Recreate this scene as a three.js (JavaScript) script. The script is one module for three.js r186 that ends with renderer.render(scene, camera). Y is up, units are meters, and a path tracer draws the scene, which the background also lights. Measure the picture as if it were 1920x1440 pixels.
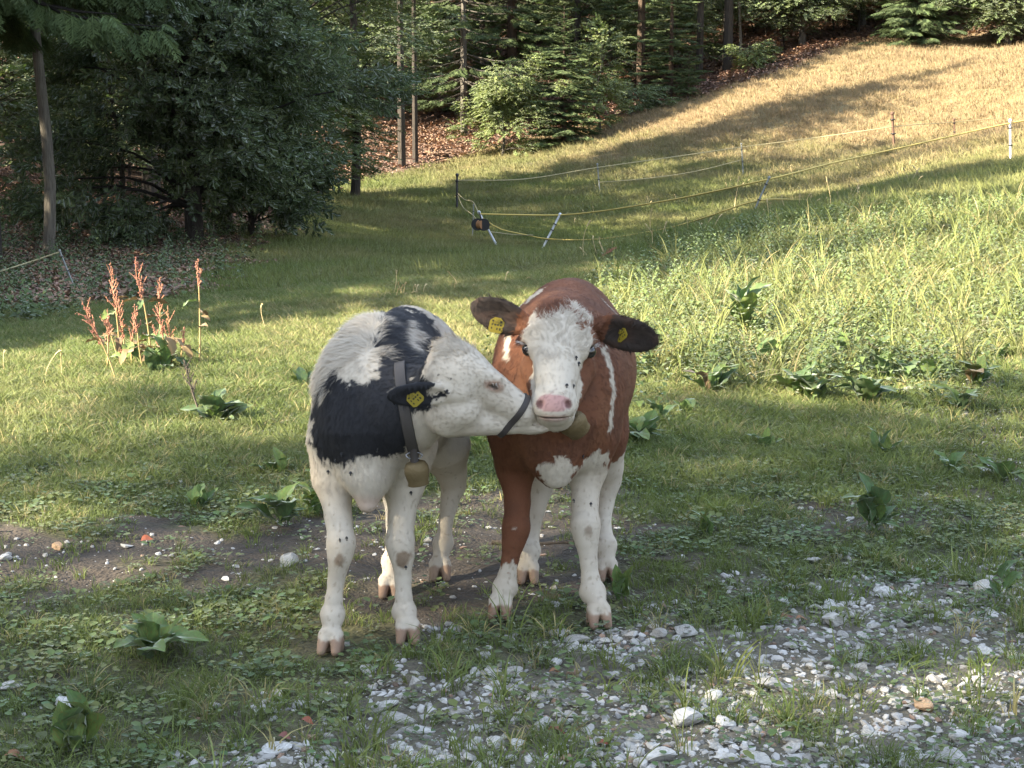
import * as THREE from 'three';
import { mergeGeometries } from 'three/addons/utils/BufferGeometryUtils.js';
import { createNoise2D, createNoise3D } from 'simplex-noise';

// ---------------------------------------------------------------- camera, sky, sun, exposure
const scene = new THREE.Scene();
const F = 2884, CAM_H = 1.4, PITCH = Math.atan(493 / F);      // focal length in photo pixels (1920 x 1440)
const camera = new THREE.PerspectiveCamera(2 * Math.atan(720 / F) * 180 / Math.PI, 4 / 3, 0.1, 2000);
camera.position.set(0, CAM_H, 0);
camera.rotation.set(-PITCH, 0, 0);
scene.add(camera);

const renderer = new THREE.WebGLRenderer({ antialias: true });
renderer.toneMapping = THREE.LinearToneMapping;
renderer.toneMappingExposure = 5.9;
renderer.shadowMap.enabled = true;

const SKY_LIGHT = 0.43;
const SUN_AZ = 25 * Math.PI / 180, SUN_EL = 29 * Math.PI / 180;   // light travels to the right and away from the camera
const SUN = new THREE.Vector3(-Math.cos(SUN_EL) * Math.cos(SUN_AZ), Math.sin(SUN_EL), Math.cos(SUN_EL) * Math.sin(SUN_AZ));
{                                                              // a clear, slightly hazy late-summer sky
  const w = 256, h = 128, d = new Float32Array(w * h * 4);
  for (let y = 0; y < h; y++) for (let x = 0; x < w; x++) {
    const el = ((y + 0.5) / h - 0.5) * Math.PI, az = ((x + 0.5) / w - 0.5) * 2 * Math.PI, up = Math.max(0, Math.sin(el));
    const toSun = Math.cos(el) * Math.cos(az) * SUN.x + Math.sin(el) * SUN.y + Math.cos(el) * Math.sin(az) * SUN.z;
    const glow = 0.5 * Math.exp((toSun - 1) * 9), haze = Math.pow(1 - up, 3.2), k = (y * w + x) * 4;
    d[k] = SKY_LIGHT * (0.45 + 0.33 * haze + glow); d[k + 1] = SKY_LIGHT * (0.57 + 0.27 * haze + glow * 0.93); d[k + 2] = SKY_LIGHT * (0.79 + 0.11 * haze + glow * 0.8); d[k + 3] = 1;
  }
  const t = new THREE.DataTexture(d, w, h, THREE.RGBAFormat, THREE.FloatType);
  t.mapping = THREE.EquirectangularReflectionMapping; t.magFilter = THREE.LinearFilter; t.needsUpdate = true;
  scene.background = t; scene.environment = t;
}
const sun = new THREE.DirectionalLight(new THREE.Color(1, 0.89, 0.71), 5);
sun.position.copy(SUN).multiplyScalar(120).add(new THREE.Vector3(0, 0, -30));
sun.target.position.set(0, 0, -30);
sun.name = 'sun';
sun.castShadow = true;
sun.shadow.mapSize.set(4096, 4096);
Object.assign(sun.shadow.camera, { left: -60, right: 60, top: 60, bottom: -60, near: 1, far: 300 });
scene.add(sun, sun.target);

// ---------------------------------------------------------------- helpers
function rng(seed) { let a = seed >>> 0; return () => { a = (a + 0x6d2b79f5) | 0; let t = Math.imul(a ^ (a >>> 15), 1 | a); t = (t + Math.imul(t ^ (t >>> 7), 61 | t)) ^ t; return ((t ^ (t >>> 14)) >>> 0) / 4294967296; }; }
const V = (x, y, z) => new THREE.Vector3(x, y, z);
const n2 = createNoise2D(rng(11)), n3 = createNoise3D(rng(12));
const clamp = (v, a = 0, b = 1) => Math.min(b, Math.max(a, v));
const lerp = (a, b, t) => a + (b - a) * t;
const sstep = (a, b, v) => { const t = clamp((v - a) / (b - a)); return t * t * (3 - 2 * t); };
const CP = Math.cos(PITCH), SP = Math.sin(PITCH);
function at(px, py, D) {                                       // the point seen at a photo pixel, D metres ahead
  const cx = (px - 960) / F, cy = (720 - py) / F, t = D / (CP + SP * cy);
  return V(cx * t, CAM_H + t * (cy * CP - SP), -D);
}
function project(p) { const x = p.x, y = p.y - CAM_H, z = -p.z; const d = z * CP - y * SP, u = y * CP + z * SP; return [960 + F * x / d, 720 - F * u / d, d]; }
const taken = new Map();
function numbered(name) { const n = taken.get(name) || 0; taken.set(name, n + 1); return n ? name + '_' + String(n).padStart(3, '0') : name; }
function tag(o, label, category, group, kind) {
  if (label) o.userData.label = label;
  if (category) o.userData.category = category;
  if (group) o.userData.group = group;
  if (kind) o.userData.kind = kind;
  return o;
}
function shade(o) { o.traverse(c => { if (c.isMesh) { c.castShadow = true; c.receiveShadow = true; } }); return o; }
function thing(name, label, category, pos, group) {
  const o = new THREE.Group(); o.name = numbered(name); if (pos) o.position.copy(pos);
  tag(o, label, category, group); scene.add(o); return o;
}
function part(name, geo, mat, parent) { const m = new THREE.Mesh(geo, mat); m.name = name; m.castShadow = m.receiveShadow = true; parent.add(m); return m; }
function single(name, label, category, geo, mat, pos, group) {
  const m = new THREE.Mesh(geo, mat); m.name = numbered(name); m.castShadow = m.receiveShadow = true; if (pos) m.position.copy(pos);
  tag(m, label, category, group); scene.add(m); return m;
}
const lin = (r, g, b) => new THREE.Color().setRGB(r, g, b);
const mat = (color, roughness = 0.8, extra = {}) => new THREE.MeshStandardMaterial({ color, roughness, ...extra });
const leafMat = (color, t = 0.35, extra = {}) => new THREE.MeshPhysicalMaterial({ color, roughness: 0.9, transmission: t, thickness: 0, side: THREE.DoubleSide, ...extra });
function instanced(name, geo, material, list, parent) {        // list of {m: Matrix4, c: Color}
  const im = new THREE.InstancedMesh(geo, material, list.length);
  im.name = name; im.castShadow = im.receiveShadow = true;
  for (let i = 0; i < list.length; i++) { im.setMatrixAt(i, list[i].m); if (list[i].c) im.setColorAt(i, list[i].c); }
  im.userData.kind = 'stuff';
  (parent || scene).add(im);
  return im;
}
const _q = new THREE.Quaternion(), _e = new THREE.Euler(), _s = new THREE.Vector3();
function placed(p, rx, ry, rz, sx, sy = sx, sz = sx) { return new THREE.Matrix4().compose(p, _q.setFromEuler(_e.set(rx, ry, rz, 'YXZ')), _s.set(sx, sy, sz)); }
function tube(points, r0, r1, sides = 6, segs = null, pow = 1) {
  const curve = points.length > 2 ? new THREE.CatmullRomCurve3(points, false, 'centripetal') : new THREE.LineCurve3(points[0], points[1]);
  const n = segs || Math.max(2, (points.length - 1) * 3);
  const g = new THREE.TubeGeometry(curve, n, 1, sides, false), pos = g.attributes.position;
  for (let i = 0; i <= n; i++) {
    const c = curve.getPointAt(i / n), r = lerp(r0, r1, Math.pow(i / n, pow));
    for (let j = 0; j <= sides; j++) { const k = i * (sides + 1) + j; pos.setXYZ(k, c.x + (pos.getX(k) - c.x) * r, c.y + (pos.getY(k) - c.y) * r, c.z + (pos.getZ(k) - c.z) * r); }
  }
  g.computeVertexNormals();
  return g;
}
class Soup {                                                   // triangles into one geometry
  constructor() { this.p = []; this.i = []; }
  v(x, y, z) { this.p.push(x, y, z); return this.p.length / 3 - 1; }
  t(a, b, c) { this.i.push(a, b, c); }
  build() { const g = new THREE.BufferGeometry(); g.setAttribute('position', new THREE.Float32BufferAttribute(this.p, 3)); g.setIndex(this.i); g.computeVertexNormals(); return g; }
}
function dataTexture(size, fn, srgb = false) {
  const d = new Uint8Array(size * size * 4);
  for (let y = 0; y < size; y++) for (let x = 0; x < size; x++) { const c = fn(x / size, y / size), k = (y * size + x) * 4; for (let j = 0; j < 3; j++) d[k + j] = clamp(c[j]) * 255; d[k + 3] = 255; }
  const t = new THREE.DataTexture(d, size, size); t.wrapS = t.wrapT = THREE.RepeatWrapping; t.magFilter = THREE.LinearFilter; t.minFilter = THREE.LinearMipmapLinearFilter; t.generateMipmaps = true;
  if (srgb) t.colorSpace = THREE.SRGBColorSpace; t.needsUpdate = true; return t;
}
function tiled(u, v, freq, seed) {                             // noise that repeats over 0..1
  const a = u * Math.PI * 2, b = v * Math.PI * 2, r = freq / (Math.PI * 2);
  return n3(Math.cos(a) * r + seed, Math.sin(a) * r + Math.cos(b) * r, Math.sin(b) * r - seed) ;
}
// ---------------------------------------------------------------- terrain: a smooth surface through surveyed points
const SURVEY = [];
for (const [x, d, h] of [
  [-4, -6, 0], [4, -6, 0], [-6, 0, 0], [6, 0, 0], [0, 1, 0], [-2, 4, 0], [2, 4, 0], [0, 4.2, 0], [-3.5, 6.5, 0], [0, 7, 0], [4, 6.5, 0.02], [-1.5, 9, 0.02], [1.5, 9, 0.05],
  [4, 10, 0.1], [8, 8, 0.3], [-8, 6, 0.02], [-8, 12, -0.25], [-14, 4, 0.3], [-18, 18, 0.1], [-24, 35, 1.5], [-20, 55, 3], [-40, 10, 3], [-34, 60, 8], [14, 10, 0.9], [12, 20, 1.2], [20, 32, 3.2],
  [26, 50, 6], [30, 15, 3], [-10, -20, 0], [12, -20, 0.4], [40, 40, 9], [30, 80, 12], [0, 110, 14], [-30, 95, 14], [30, 110, 17], [-14, 78, 6], [-60, 100, 22], [60, 100, 22], [0, 150, 30], [-60, 150, 34], [60, 150, 34], [-60, -20, 4], [60, -20, 5]]) SURVEY.push([x, d, h]);
for (const [px, py, d] of [
  [560, 600, 11], [700, 562, 12], [1000, 526, 13], [1250, 448, 17], [1450, 402, 21], [1700, 345, 27], [1895, 318, 31],
  [930, 496, 18.5], [930, 478, 25], [1013, 492, 18.5], [1013, 480, 25], [700, 528, 15], [700, 490, 22], [1150, 470, 22], [930, 468, 30], [1013, 473, 30], [857, 402, 42], [600, 352, 55], [1125, 362, 44], [1390, 335, 46], [1675, 285, 46], [1790, 268, 50],
  [880, 290, 62], [1100, 240, 64], [1300, 185, 66], [1500, 120, 68], [1640, 78, 70], [1800, 74, 72], [1920, 85, 68], [1200, 300, 54], [1540, 205, 57],
  [90, 432, 25], [0, 462, 22], [300, 425, 28], [500, 382, 36], [150, 545, 16], [0, 605, 13], [400, 520, 18], [760, 300, 62], [760, 150, 78], [820, 30, 95], [1200, 150, 78], [1400, 60, 80]]) { const p = at(px, py, d); SURVEY.push([p.x, d, p.y]); }
const TERRAIN = (() => {
  const n = SURVEY.length, N = n + 3, A = [], C2 = 9, ker = (ax, ad, bx, bd) => Math.sqrt((ax - bx) ** 2 + (ad - bd) ** 2 + C2);
  for (let i = 0; i < N; i++) {
    const r = new Float64Array(N + 1);
    if (i < n) { for (let j = 0; j < n; j++) r[j] = ker(SURVEY[i][0], SURVEY[i][1], SURVEY[j][0], SURVEY[j][1]); r[n] = 1; r[n + 1] = SURVEY[i][0]; r[n + 2] = SURVEY[i][1]; r[N] = SURVEY[i][2]; r[i] -= 0.002; }
    else for (let j = 0; j < n; j++) r[j] = [1, SURVEY[j][0], SURVEY[j][1]][i - n];
    A.push(r);
  }
  for (let i = 0; i < N; i++) {
    let b = i; for (let j = i + 1; j < N; j++) if (Math.abs(A[j][i]) > Math.abs(A[b][i])) b = j;
    [A[i], A[b]] = [A[b], A[i]];
    for (let j = 0; j < N; j++) if (j !== i) { const f = A[j][i] / A[i][i]; if (f) for (let k = i; k <= N; k++) A[j][k] -= f * A[i][k]; }
  }
  const w = A.map((r, i) => r[N] / r[i]);
  return (x, d) => { let s = w[n] + w[n + 1] * x + w[n + 2] * d; for (let i = 0; i < n; i++) s += w[i] * ker(x, d, SURVEY[i][0], SURVEY[i][1]); return s; };
})();
function H(x, z) {
  const d = -z, far = sstep(10, 40, d);
  return TERRAIN(x, d) + 0.012 * n2(x * 1.7, d * 1.7) + 0.006 * n2(x * 5, d * 5) + far * 0.08 * n2(x * 0.25 + 7, d * 0.25);
}
function G(px, py, from = 2.5) {                               // the ground point seen at a photo pixel
  let a = from, b = from;
  for (let d = from; d < 140; d += Math.max(0.03, d * 0.008)) { const p = at(px, py, d); if (p.y <= H(p.x, p.z)) { b = d; break; } a = d; b = d; }
  for (let i = 0; i < 14; i++) { const m = (a + b) / 2, p = at(px, py, m); if (p.y <= H(p.x, p.z)) b = m; else a = m; }
  const p = at(px, py, b); p.y = H(p.x, p.z); return p;
}
// zones, in metres over the ground (x to the right, d ahead)
function polyDist(pts, x, d) {                                 // signed distance to a polygon, negative inside
  let best = 1e9, inside = false;
  for (let i = 0, j = pts.length - 1; i < pts.length; j = i++) {
    const [ax, ad] = pts[j], [bx, bd] = pts[i], ux = bx - ax, ud = bd - ad, t = clamp(((x - ax) * ux + (d - ad) * ud) / (ux * ux + ud * ud));
    best = Math.min(best, Math.hypot(x - ax - ux * t, d - ad - ud * t));
    if ((ad > d) !== (bd > d) && x < ux * (d - ad) / ud + ax) inside = !inside;
  }
  return inside ? -best : best;
}
const zone = list => list.map(([px, py]) => { const t = at(px, py, 1), k = CAM_H / (CAM_H - t.y); return [t.x * k, k]; });
const GRAVEL = zone([[380, 1440], [560, 1330], [800, 1240], [920, 1180], [1250, 1150], [1500, 1085], [1920, 1020], [2300, 1000], [2300, 1700], [100, 1700]]);
const TRACK = zone([[1480, 700], [1640, 670], [1800, 640], [2000, 610], [2100, 900], [1900, 960], [1780, 870], [1650, 790]]);
const SOIL = zone([[-200, 1000], [200, 985], [520, 975], [800, 930], [960, 900], [1160, 930], [1200, 1010], [1190, 1130], [1130, 1185], [930, 1170], [800, 1190], [600, 1170], [560, 1090], [420, 1080], [200, 1110], [-200, 1140]]);
const SPOT = zone([[1500, 930], [1720, 900], [1800, 950], [1700, 1000], [1540, 985]]);
const rough = (x, d) => 0.16 * n2(x * 2.1 + 3, d * 2.1) + 0.08 * n2(x * 6, d * 6 + 9) + 0.04 * n2(x * 17, d * 17);
function gravelAt(x, d) { if (d > 9) return 0; return Math.max(sstep(0.16, -0.2, polyDist(GRAVEL, x, d) + rough(x, d) * 1.3), 0.2 * sstep(0.1, -0.3, polyDist(TRACK, x, d) + rough(x, d) * 1.5)); }
function soilAt(x, d) { if (d > 11) return 0; const r = rough(x, d) * 1.6; return Math.max(sstep(0.12, -0.2, polyDist(SOIL, x, d) + r), 0.75 * sstep(0.1, -0.25, polyDist(TRACK, x, d) + r * 1.4), 0.8 * sstep(0.1, -0.15, polyDist(SPOT, x, d) + r)); }
const EDGE = [[-400, 700], [0, 630], [150, 600], [310, 560], [450, 485], [540, 405], [600, 347], [760, 322], [880, 290], [1100, 240], [1300, 185], [1500, 120], [1640, 76], [1800, 70], [1920, 82]];
const WOODS = (() => { const e = EDGE.map(([px, py], i) => { const p = G(px, py, 6); return [p.x, -p.z]; }); return [...e, [45, 62], [80, 60], [80, 200], [-80, 200], [-80, -30], [-11, -30], [-10, 4]]; })();
function woodsAt(x, d) { return sstep(0.6, -0.8, polyDist(WOODS, x, d) + 0.5 * n2(x * 0.6, d * 0.6) + 0.3 * n2(x * 2, d * 2)); }
function dryAt(x, d) {                                         // how much of the grass has turned to straw
  const up = clamp((TERRAIN(x, d) + 0.6) / 2.2);
  return clamp(sstep(18, 46, d) * up * 0.95 + 0.1 + 0.14 * sstep(14, 26, d) + 0.2 * n2(x * 0.22, d * 0.22 + 4) + 0.12 * n2(x * 0.9, d * 0.9), 0, 1);
}
{
  const xs = [], ds = [];
  for (let x = -150; x < -6; x += x < -60 ? 10 : x < -20 ? 2 : 0.5) xs.push(x);
  for (let x = -6; x <= 6; x += 0.05) xs.push(x);
  for (let x = 6.5; x <= 150; x += x > 60 ? 10 : x > 20 ? 2 : 0.5) xs.push(x);
  for (let d = -40; d < 2; d += 2) ds.push(d);
  for (let d = 2; d < 12; d += 0.05) ds.push(d);
  for (let d = 12; d < 40; d += 0.2) ds.push(d);
  for (let d = 40; d < 100; d += 0.6) ds.push(d);
  for (let d = 100; d <= 220; d += 6) ds.push(d);
  const nx = xs.length, nd = ds.length, pos = new Float32Array(nx * nd * 3), col = new Float32Array(nx * nd * 3), uv = new Float32Array(nx * nd * 2), idx = [];
  const soil = [0.085, 0.066, 0.048], turf = [0.075, 0.085, 0.03], straw = [0.26, 0.2, 0.09], litter = [0.16, 0.1, 0.068], grit = [0.2, 0.175, 0.14];
  for (let j = 0; j < nd; j++) for (let i = 0; i < nx; i++) {
    const k = j * nx + i, x = xs[i], d = ds[j];
    pos[k * 3] = x; pos[k * 3 + 1] = H(x, -d); pos[k * 3 + 2] = -d; uv[k * 2] = x; uv[k * 2 + 1] = d;
    const near = x > -6.2 && x < 6.2 && d < 12, s = near ? soilAt(x, d) : 0, g = near ? gravelAt(x, d) : 0, w = woodsAt(x, d), dry = dryAt(x, d);
    const bare = near ? clamp(0.35 + 0.5 * n2(x * 3.1, d * 3.1) + 0.3 * n2(x * 9, d * 9)) : 0.1;
    for (let c = 0; c < 3; c++) {
      let v = lerp(turf[c], straw[c], dry); v = lerp(v, soil[c], Math.max(s, bare * 0.6)); v = lerp(v, grit[c], g * 0.7); v = lerp(v, litter[c] * (1 + 0.35 * n2(x * 1.3, d * 1.3)), w);
      col[k * 3 + c] = v * (1 + 0.18 * n2(x * 4.3, d * 4.3));
    }
    if (i < nx - 1 && j < nd - 1) idx.push(k, k + 1, k + nx, k + 1, k + nx + 1, k + nx);
  }
  const g = new THREE.BufferGeometry();
  g.setAttribute('position', new THREE.BufferAttribute(pos, 3)); g.setAttribute('color', new THREE.BufferAttribute(col, 3)); g.setAttribute('uv', new THREE.BufferAttribute(uv, 2)); g.setIndex(idx); g.computeVertexNormals();
  const speck = dataTexture(512, (u, v) => { const a = tiled(u, v, 14, 1) * 0.5 + tiled(u, v, 60, 5) * 0.6 + tiled(u, v, 120, 9) * 0.5, s = 0.72 + 0.28 * a; return [s, s * 0.985, s * 0.96]; });
  const bump = dataTexture(512, (u, v) => { const a = 0.5 + 0.2 * tiled(u, v, 10, 21) + 0.2 * tiled(u, v, 40, 25) + 0.2 * tiled(u, v, 110, 29); return [a, a, a]; });
  for (const t of [speck, bump]) t.repeat.set(0.9, 0.9);
  const m = new THREE.Mesh(g, new THREE.MeshStandardMaterial({ vertexColors: true, map: speck, bumpMap: bump, bumpScale: 0.012, roughness: 1 }));
  m.name = 'ground'; m.userData.kind = 'structure'; m.receiveShadow = m.castShadow = true; scene.add(m);
}
// trees outside the frame: p metres along the sunlight from the camera, q metres across it, 1 = spruce, size
const CASTERS = [[-14, 3.6, 0, 0.72, 2], [-16, -0.5, 0, 0.8, 2], [-18, 3.4, 0, 0.98, 2], [-21, 2.4, 0, 0.9, 2], [-24, 6.2, 1, 0.6, 1], [-12, -4, 0, 0.62, 2], [-24, -2.5, 0, 0.95, 2],
  [-5, 11, 1, 0.42, 0], [-5, 13, 1, 0.55, 1], [-6, 15.4, 1, 0.75, 0], [-8, 18.6, 1, 0.9, 1], [-11, 15.2, 0, 0.75, 1], [-9, 13.6, 0, 0.64, 0], [-9, 18, 0, 0.85, 1], [-13, 17, 1, 0.9, 0], [-6, 20.5, 0, 0.8, 1],
  [-15, 21, 0, 0.95, 0], [-15, 25, 0, 0.95, 1], [-16, 29, 0, 0.95, 0], [-13, 33, 0, 0.95, 1], [-8, 22.8, 0, 0.98, 0], [-7, 26.5, 0, 0.9, 1], [-13, 37, 0, 1, 0], [-13, 41, 0, 1, 1], [-12, 45, 0, 0.95, 0]];
// ---------------------------------------------------------------- trees
const bark = (() => {
  const t = dataTexture(256, (u, v) => { const a = 0.62 + 0.25 * tiled(u, v * 0.25, 26, 41) + 0.2 * tiled(u, v, 60, 44); return [a, a * 0.98, a * 0.95]; });
  const b = dataTexture(256, (u, v) => { const a = 0.5 + 0.35 * tiled(u, v * 0.25, 30, 51) + 0.15 * tiled(u, v, 80, 54); return [a, a, a]; });
  t.repeat.set(2, 6); b.repeat.set(2, 6);
  return (c, bs = 0.03) => new THREE.MeshStandardMaterial({ color: c, map: t, bumpMap: b, bumpScale: bs, roughness: 0.95 });
})();
const BARK = { dark: bark(lin(0.085, 0.07, 0.055)), grey: bark(lin(0.2, 0.18, 0.15)), pale: bark(lin(0.25, 0.225, 0.18), 0.012), brown: bark(lin(0.13, 0.09, 0.06)) };
function sprayGeo(seed, n, len, leafLen, leafW, tilt = 0.5, lobes = 0) {      // a leafy twig along +x, leaves to both sides
  const r = rng(seed), s = new Soup();
  const w = 0.006; const a0 = s.v(0, 0, -w), a1 = s.v(0, 0, w), a2 = s.v(len * 0.95, -len * 0.12, 0); s.t(a0, a1, a2);
  for (let i = 0; i < n; i++) {
    const f = 0.12 + 0.88 * (i + r() * 0.6) / n, side = i % 2 ? 1 : -1, L = leafLen * (0.7 + 0.5 * r()), W = leafW * (0.75 + 0.4 * r());
    const ang = side * (0.5 + 0.6 * r()) * (i > n - 3 ? 0.3 : 1), el = (r() - 0.5) * tilt * 2, roll = (r() - 0.5) * tilt * 2;
    const m = new THREE.Matrix4().makeTranslation(len * f, -len * 0.12 * f * f, (r() - 0.5) * leafLen * 0.35).multiply(new THREE.Matrix4().makeRotationFromEuler(new THREE.Euler(roll, -ang, el, 'YZX')));
    const P = (x, y, z) => { const v = V(x, y, z).applyMatrix4(m); return s.v(v.x, v.y, v.z); };
    if (!lobes) { const b = P(0, 0, 0), l = P(L * 0.45, L * 0.07, -W), t = P(L, -L * 0.1, 0), q = P(L * 0.45, L * 0.07, W); s.t(b, l, t); s.t(b, t, q); }
    else {
      const c0 = P(0, 0, 0), c1 = P(L * 0.4, 0, 0), c2 = P(L * 0.72, -0.01, 0), tip = P(L, -L * 0.08, 0);
      for (const q of [-1, 1]) { const p1 = P(L * 0.3, 0.006, q * W * 0.6), p2 = P(L * 0.42, 0, q * W * 0.32), p3 = P(L * 0.64, 0.006, q * W), p4 = P(L * 0.74, 0, q * W * 0.5), p5 = P(L * 0.9, 0, q * W * 0.6);
        s.t(c0, p1, c1); s.t(p1, p2, c1); s.t(c1, p2, p3); s.t(c1, p3, c2); s.t(p3, p4, c2); s.t(c2, p4, p5); s.t(c2, p5, tip); }
    }
  }
  return s.build();
}
function needleGeo(seed, n, len, side, thick, droop, hang = 0) {              // a conifer spray: rachis with needle-clad twiglets
  const r = rng(seed), s = new Soup();
  const blade = (p, q, w) => {                                                // two crossed slim diamonds
    const d = q.clone().sub(p), up = Math.abs(d.y) > d.length() * 0.8 ? V(1, 0, 0) : V(0, 1, 0), a = d.clone().cross(up).setLength(w), b = d.clone().cross(a).setLength(w * 0.8), m = p.clone().lerp(q, 0.4);
    for (const e of [a, b]) { const i0 = s.v(p.x, p.y, p.z), i1 = s.v(m.x + e.x, m.y + e.y, m.z + e.z), i2 = s.v(q.x, q.y, q.z), i3 = s.v(m.x - e.x, m.y - e.y, m.z - e.z); s.t(i0, i1, i2); s.t(i0, i2, i3); }
  };
  const R = f => V(len * f, -droop * len * f * f, 0);
  blade(R(0), R(0.55), thick); blade(R(0.45), R(1), thick);
  for (let i = 0; i < n; i++) {
    const f = 0.08 + 0.86 * i / n, sg = i % 2 ? 1 : -1, L = side * (1 - f * 0.62) * (0.7 + 0.5 * r()), a = 0.75 + 0.35 * r();
    const p = R(f), q = p.clone().add(V(Math.cos(a) * L, -L * (0.1 + 0.3 * r()) - hang * L * 1.6, sg * Math.sin(a) * L * (1 - hang * 0.7)));
    blade(p, q, thick * (0.8 + 0.5 * r()));
    if (L > side * 0.5) { const m = p.clone().lerp(q, 0.5); blade(m, m.clone().add(V(L * 0.4, -L * 0.1 - hang * L * 0.6, sg * L * 0.1)), thick * 0.8); }
  }
  return s.build();
}
const SPRAY = { beech: [1, 2, 3].map(i => sprayGeo(100 + i, 15, 0.5, 0.1, 0.034, 0.45)), oak: [1, 2].map(i => sprayGeo(200 + i, 11, 0.34, 0.125, 0.042, 0.9, 1)), bush: [1, 2].map(i => sprayGeo(300 + i, 12, 0.34, 0.075, 0.03, 0.7)),
  spruce: [1, 2].map(i => needleGeo(400 + i, 18, 0.62, 0.3, 0.018, 0.18)), comb: [1, 2].map(i => needleGeo(500 + i, 26, 0.66, 0.34, 0.011, 0.3, 0.8)), fir: [1, 2].map(i => needleGeo(600 + i, 16, 0.55, 0.26, 0.02, 0.05)) };
const LEAFM = { beech: leafMat(lin(1, 1, 1), 0.42), oak: leafMat(lin(1, 1, 1), 0.25), needle: leafMat(lin(1, 1, 1), 0.12) };
const _x = V(1, 0, 0);
function aim(p, dir, roll, s) {                                // a spray at p along dir, its flat side up, then rolled
  const d = dir.clone().normalize(), up = Math.abs(d.y) > 0.97 ? V(0, 0, 1) : V(0, 1, 0), zz = d.clone().cross(up).normalize(), yy = zz.clone().cross(d);
  const m = new THREE.Matrix4().makeBasis(d, yy, zz).multiply(new THREE.Matrix4().makeRotationX(roll)); m.scale(_s.set(s, s, s)); m.setPosition(p); return m;
}
function tint(c, r, spread = 0.25) { const k = 1 + (r() - 0.5) * 2 * spread, h = (r() - 0.5) * spread * 0.6; return lin(c[0] * k * (1 + h), c[1] * k, c[2] * k * (1 - h)); }
function finish(o, lists, geos, material) {
  lists.forEach((l, i) => { if (l.length) instanced('crown', geos[i], material, l, o); });
}
function broadleaf(o, op) {                                    // trunk and limbs in one mesh, the crown of sprays in clusters
  const r = rng(op.seed), kind = op.kind || 'beech', geos = SPRAY[kind], lists = geos.map(() => []), wood = [];
  const h = op.h, tr = op.tr || 0.14, lean = op.lean || [0, 0], top = V(lean[0], h * 0.85, lean[1]);
  const tp = f => V(lean[0] * f * f + 0.12 * Math.sin(f * 5 + op.seed), h * 0.85 * f, lean[1] * f * f + 0.12 * Math.cos(f * 4 + op.seed));
  wood.push(tube([V(0, -0.3, 0), tp(0.08), tp(0.3), tp(0.6), tp(0.85), top], tr * 1.25, tr * 0.2, 8, 18));
  const [cx, cy, cz] = op.c || [0, h * 0.62, 0], [rx, ry, rz] = op.r, n = op.n || 60, m = op.m || 26, S = op.s || 1;
  for (let i = 0; i < n; i++) {
    const u = r() * 2 - 1, a = r() * Math.PI * 2, q = Math.sqrt(1 - u * u), rad = 0.45 + 0.55 * Math.pow(r(), 0.5);
    const k = rad * (0.86 + (op.bumpy ?? 0.35) * n3(u * 1.9 + op.seed, q * Math.cos(a) * 1.9, q * Math.sin(a) * 1.9));
    const e = V(cx + rx * k * q * Math.cos(a), cy + ry * k * u, cz + rz * k * q * Math.sin(a));
    if (e.y < (op.floor ?? 0.4)) e.y = (op.floor ?? 0.4) + r() * 0.5;
    const f = clamp((e.y - Math.hypot(e.x - cx, e.z - cz) * 0.45) / (h * 0.85), 0.06, 0.92), b = tp(f), mid = b.clone().lerp(e, 0.5); mid.y += (op.arch ?? 0.2) * b.distanceTo(e) * (0.4 + r() * 0.6) * 0.5; mid.x += (r() - 0.5) * 0.4; mid.z += (r() - 0.5) * 0.4;
    wood.push(tube([b, mid, e], tr * 0.26 * (1 - f * 0.5), 0.008, 4, 6));
    const cr = (op.cr || 0.75) * (0.7 + 0.6 * r()), tone = 0.8 + 0.4 * r();
    for (let j = 0; j < m; j++) {
      const aa = r() * Math.PI * 2, uu = r() * 2 - 1, rr = cr * Math.cbrt(r()), qq = Math.sqrt(1 - uu * uu);
      const off = V(rr * qq * Math.cos(aa), rr * uu * (op.flat ?? 0.45), rr * qq * Math.sin(aa)), p = e.clone().add(off);
      const dir = V(p.x - b.x, (p.y - b.y) * 0.3 - 0.25 * p.distanceTo(b) * r(), p.z - b.z).normalize().add(V(r() - 0.5, (r() - 0.6) * 0.5, r() - 0.5).multiplyScalar(1.1));
      lists[(r() * geos.length) | 0].push({ m: aim(p, dir, (r() - 0.5) * (op.roll ?? 0.9), S * (0.75 + 0.5 * r())), c: tint([op.col[0] * tone, op.col[1] * tone, op.col[2] * tone], r) });
    }
  }
  part('trunk', mergeGeometries(wood), op.bark || BARK.grey, o);
  finish(o, lists, geos, op.leaf || LEAFM[kind === 'oak' ? 'oak' : 'beech']);
}
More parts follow.
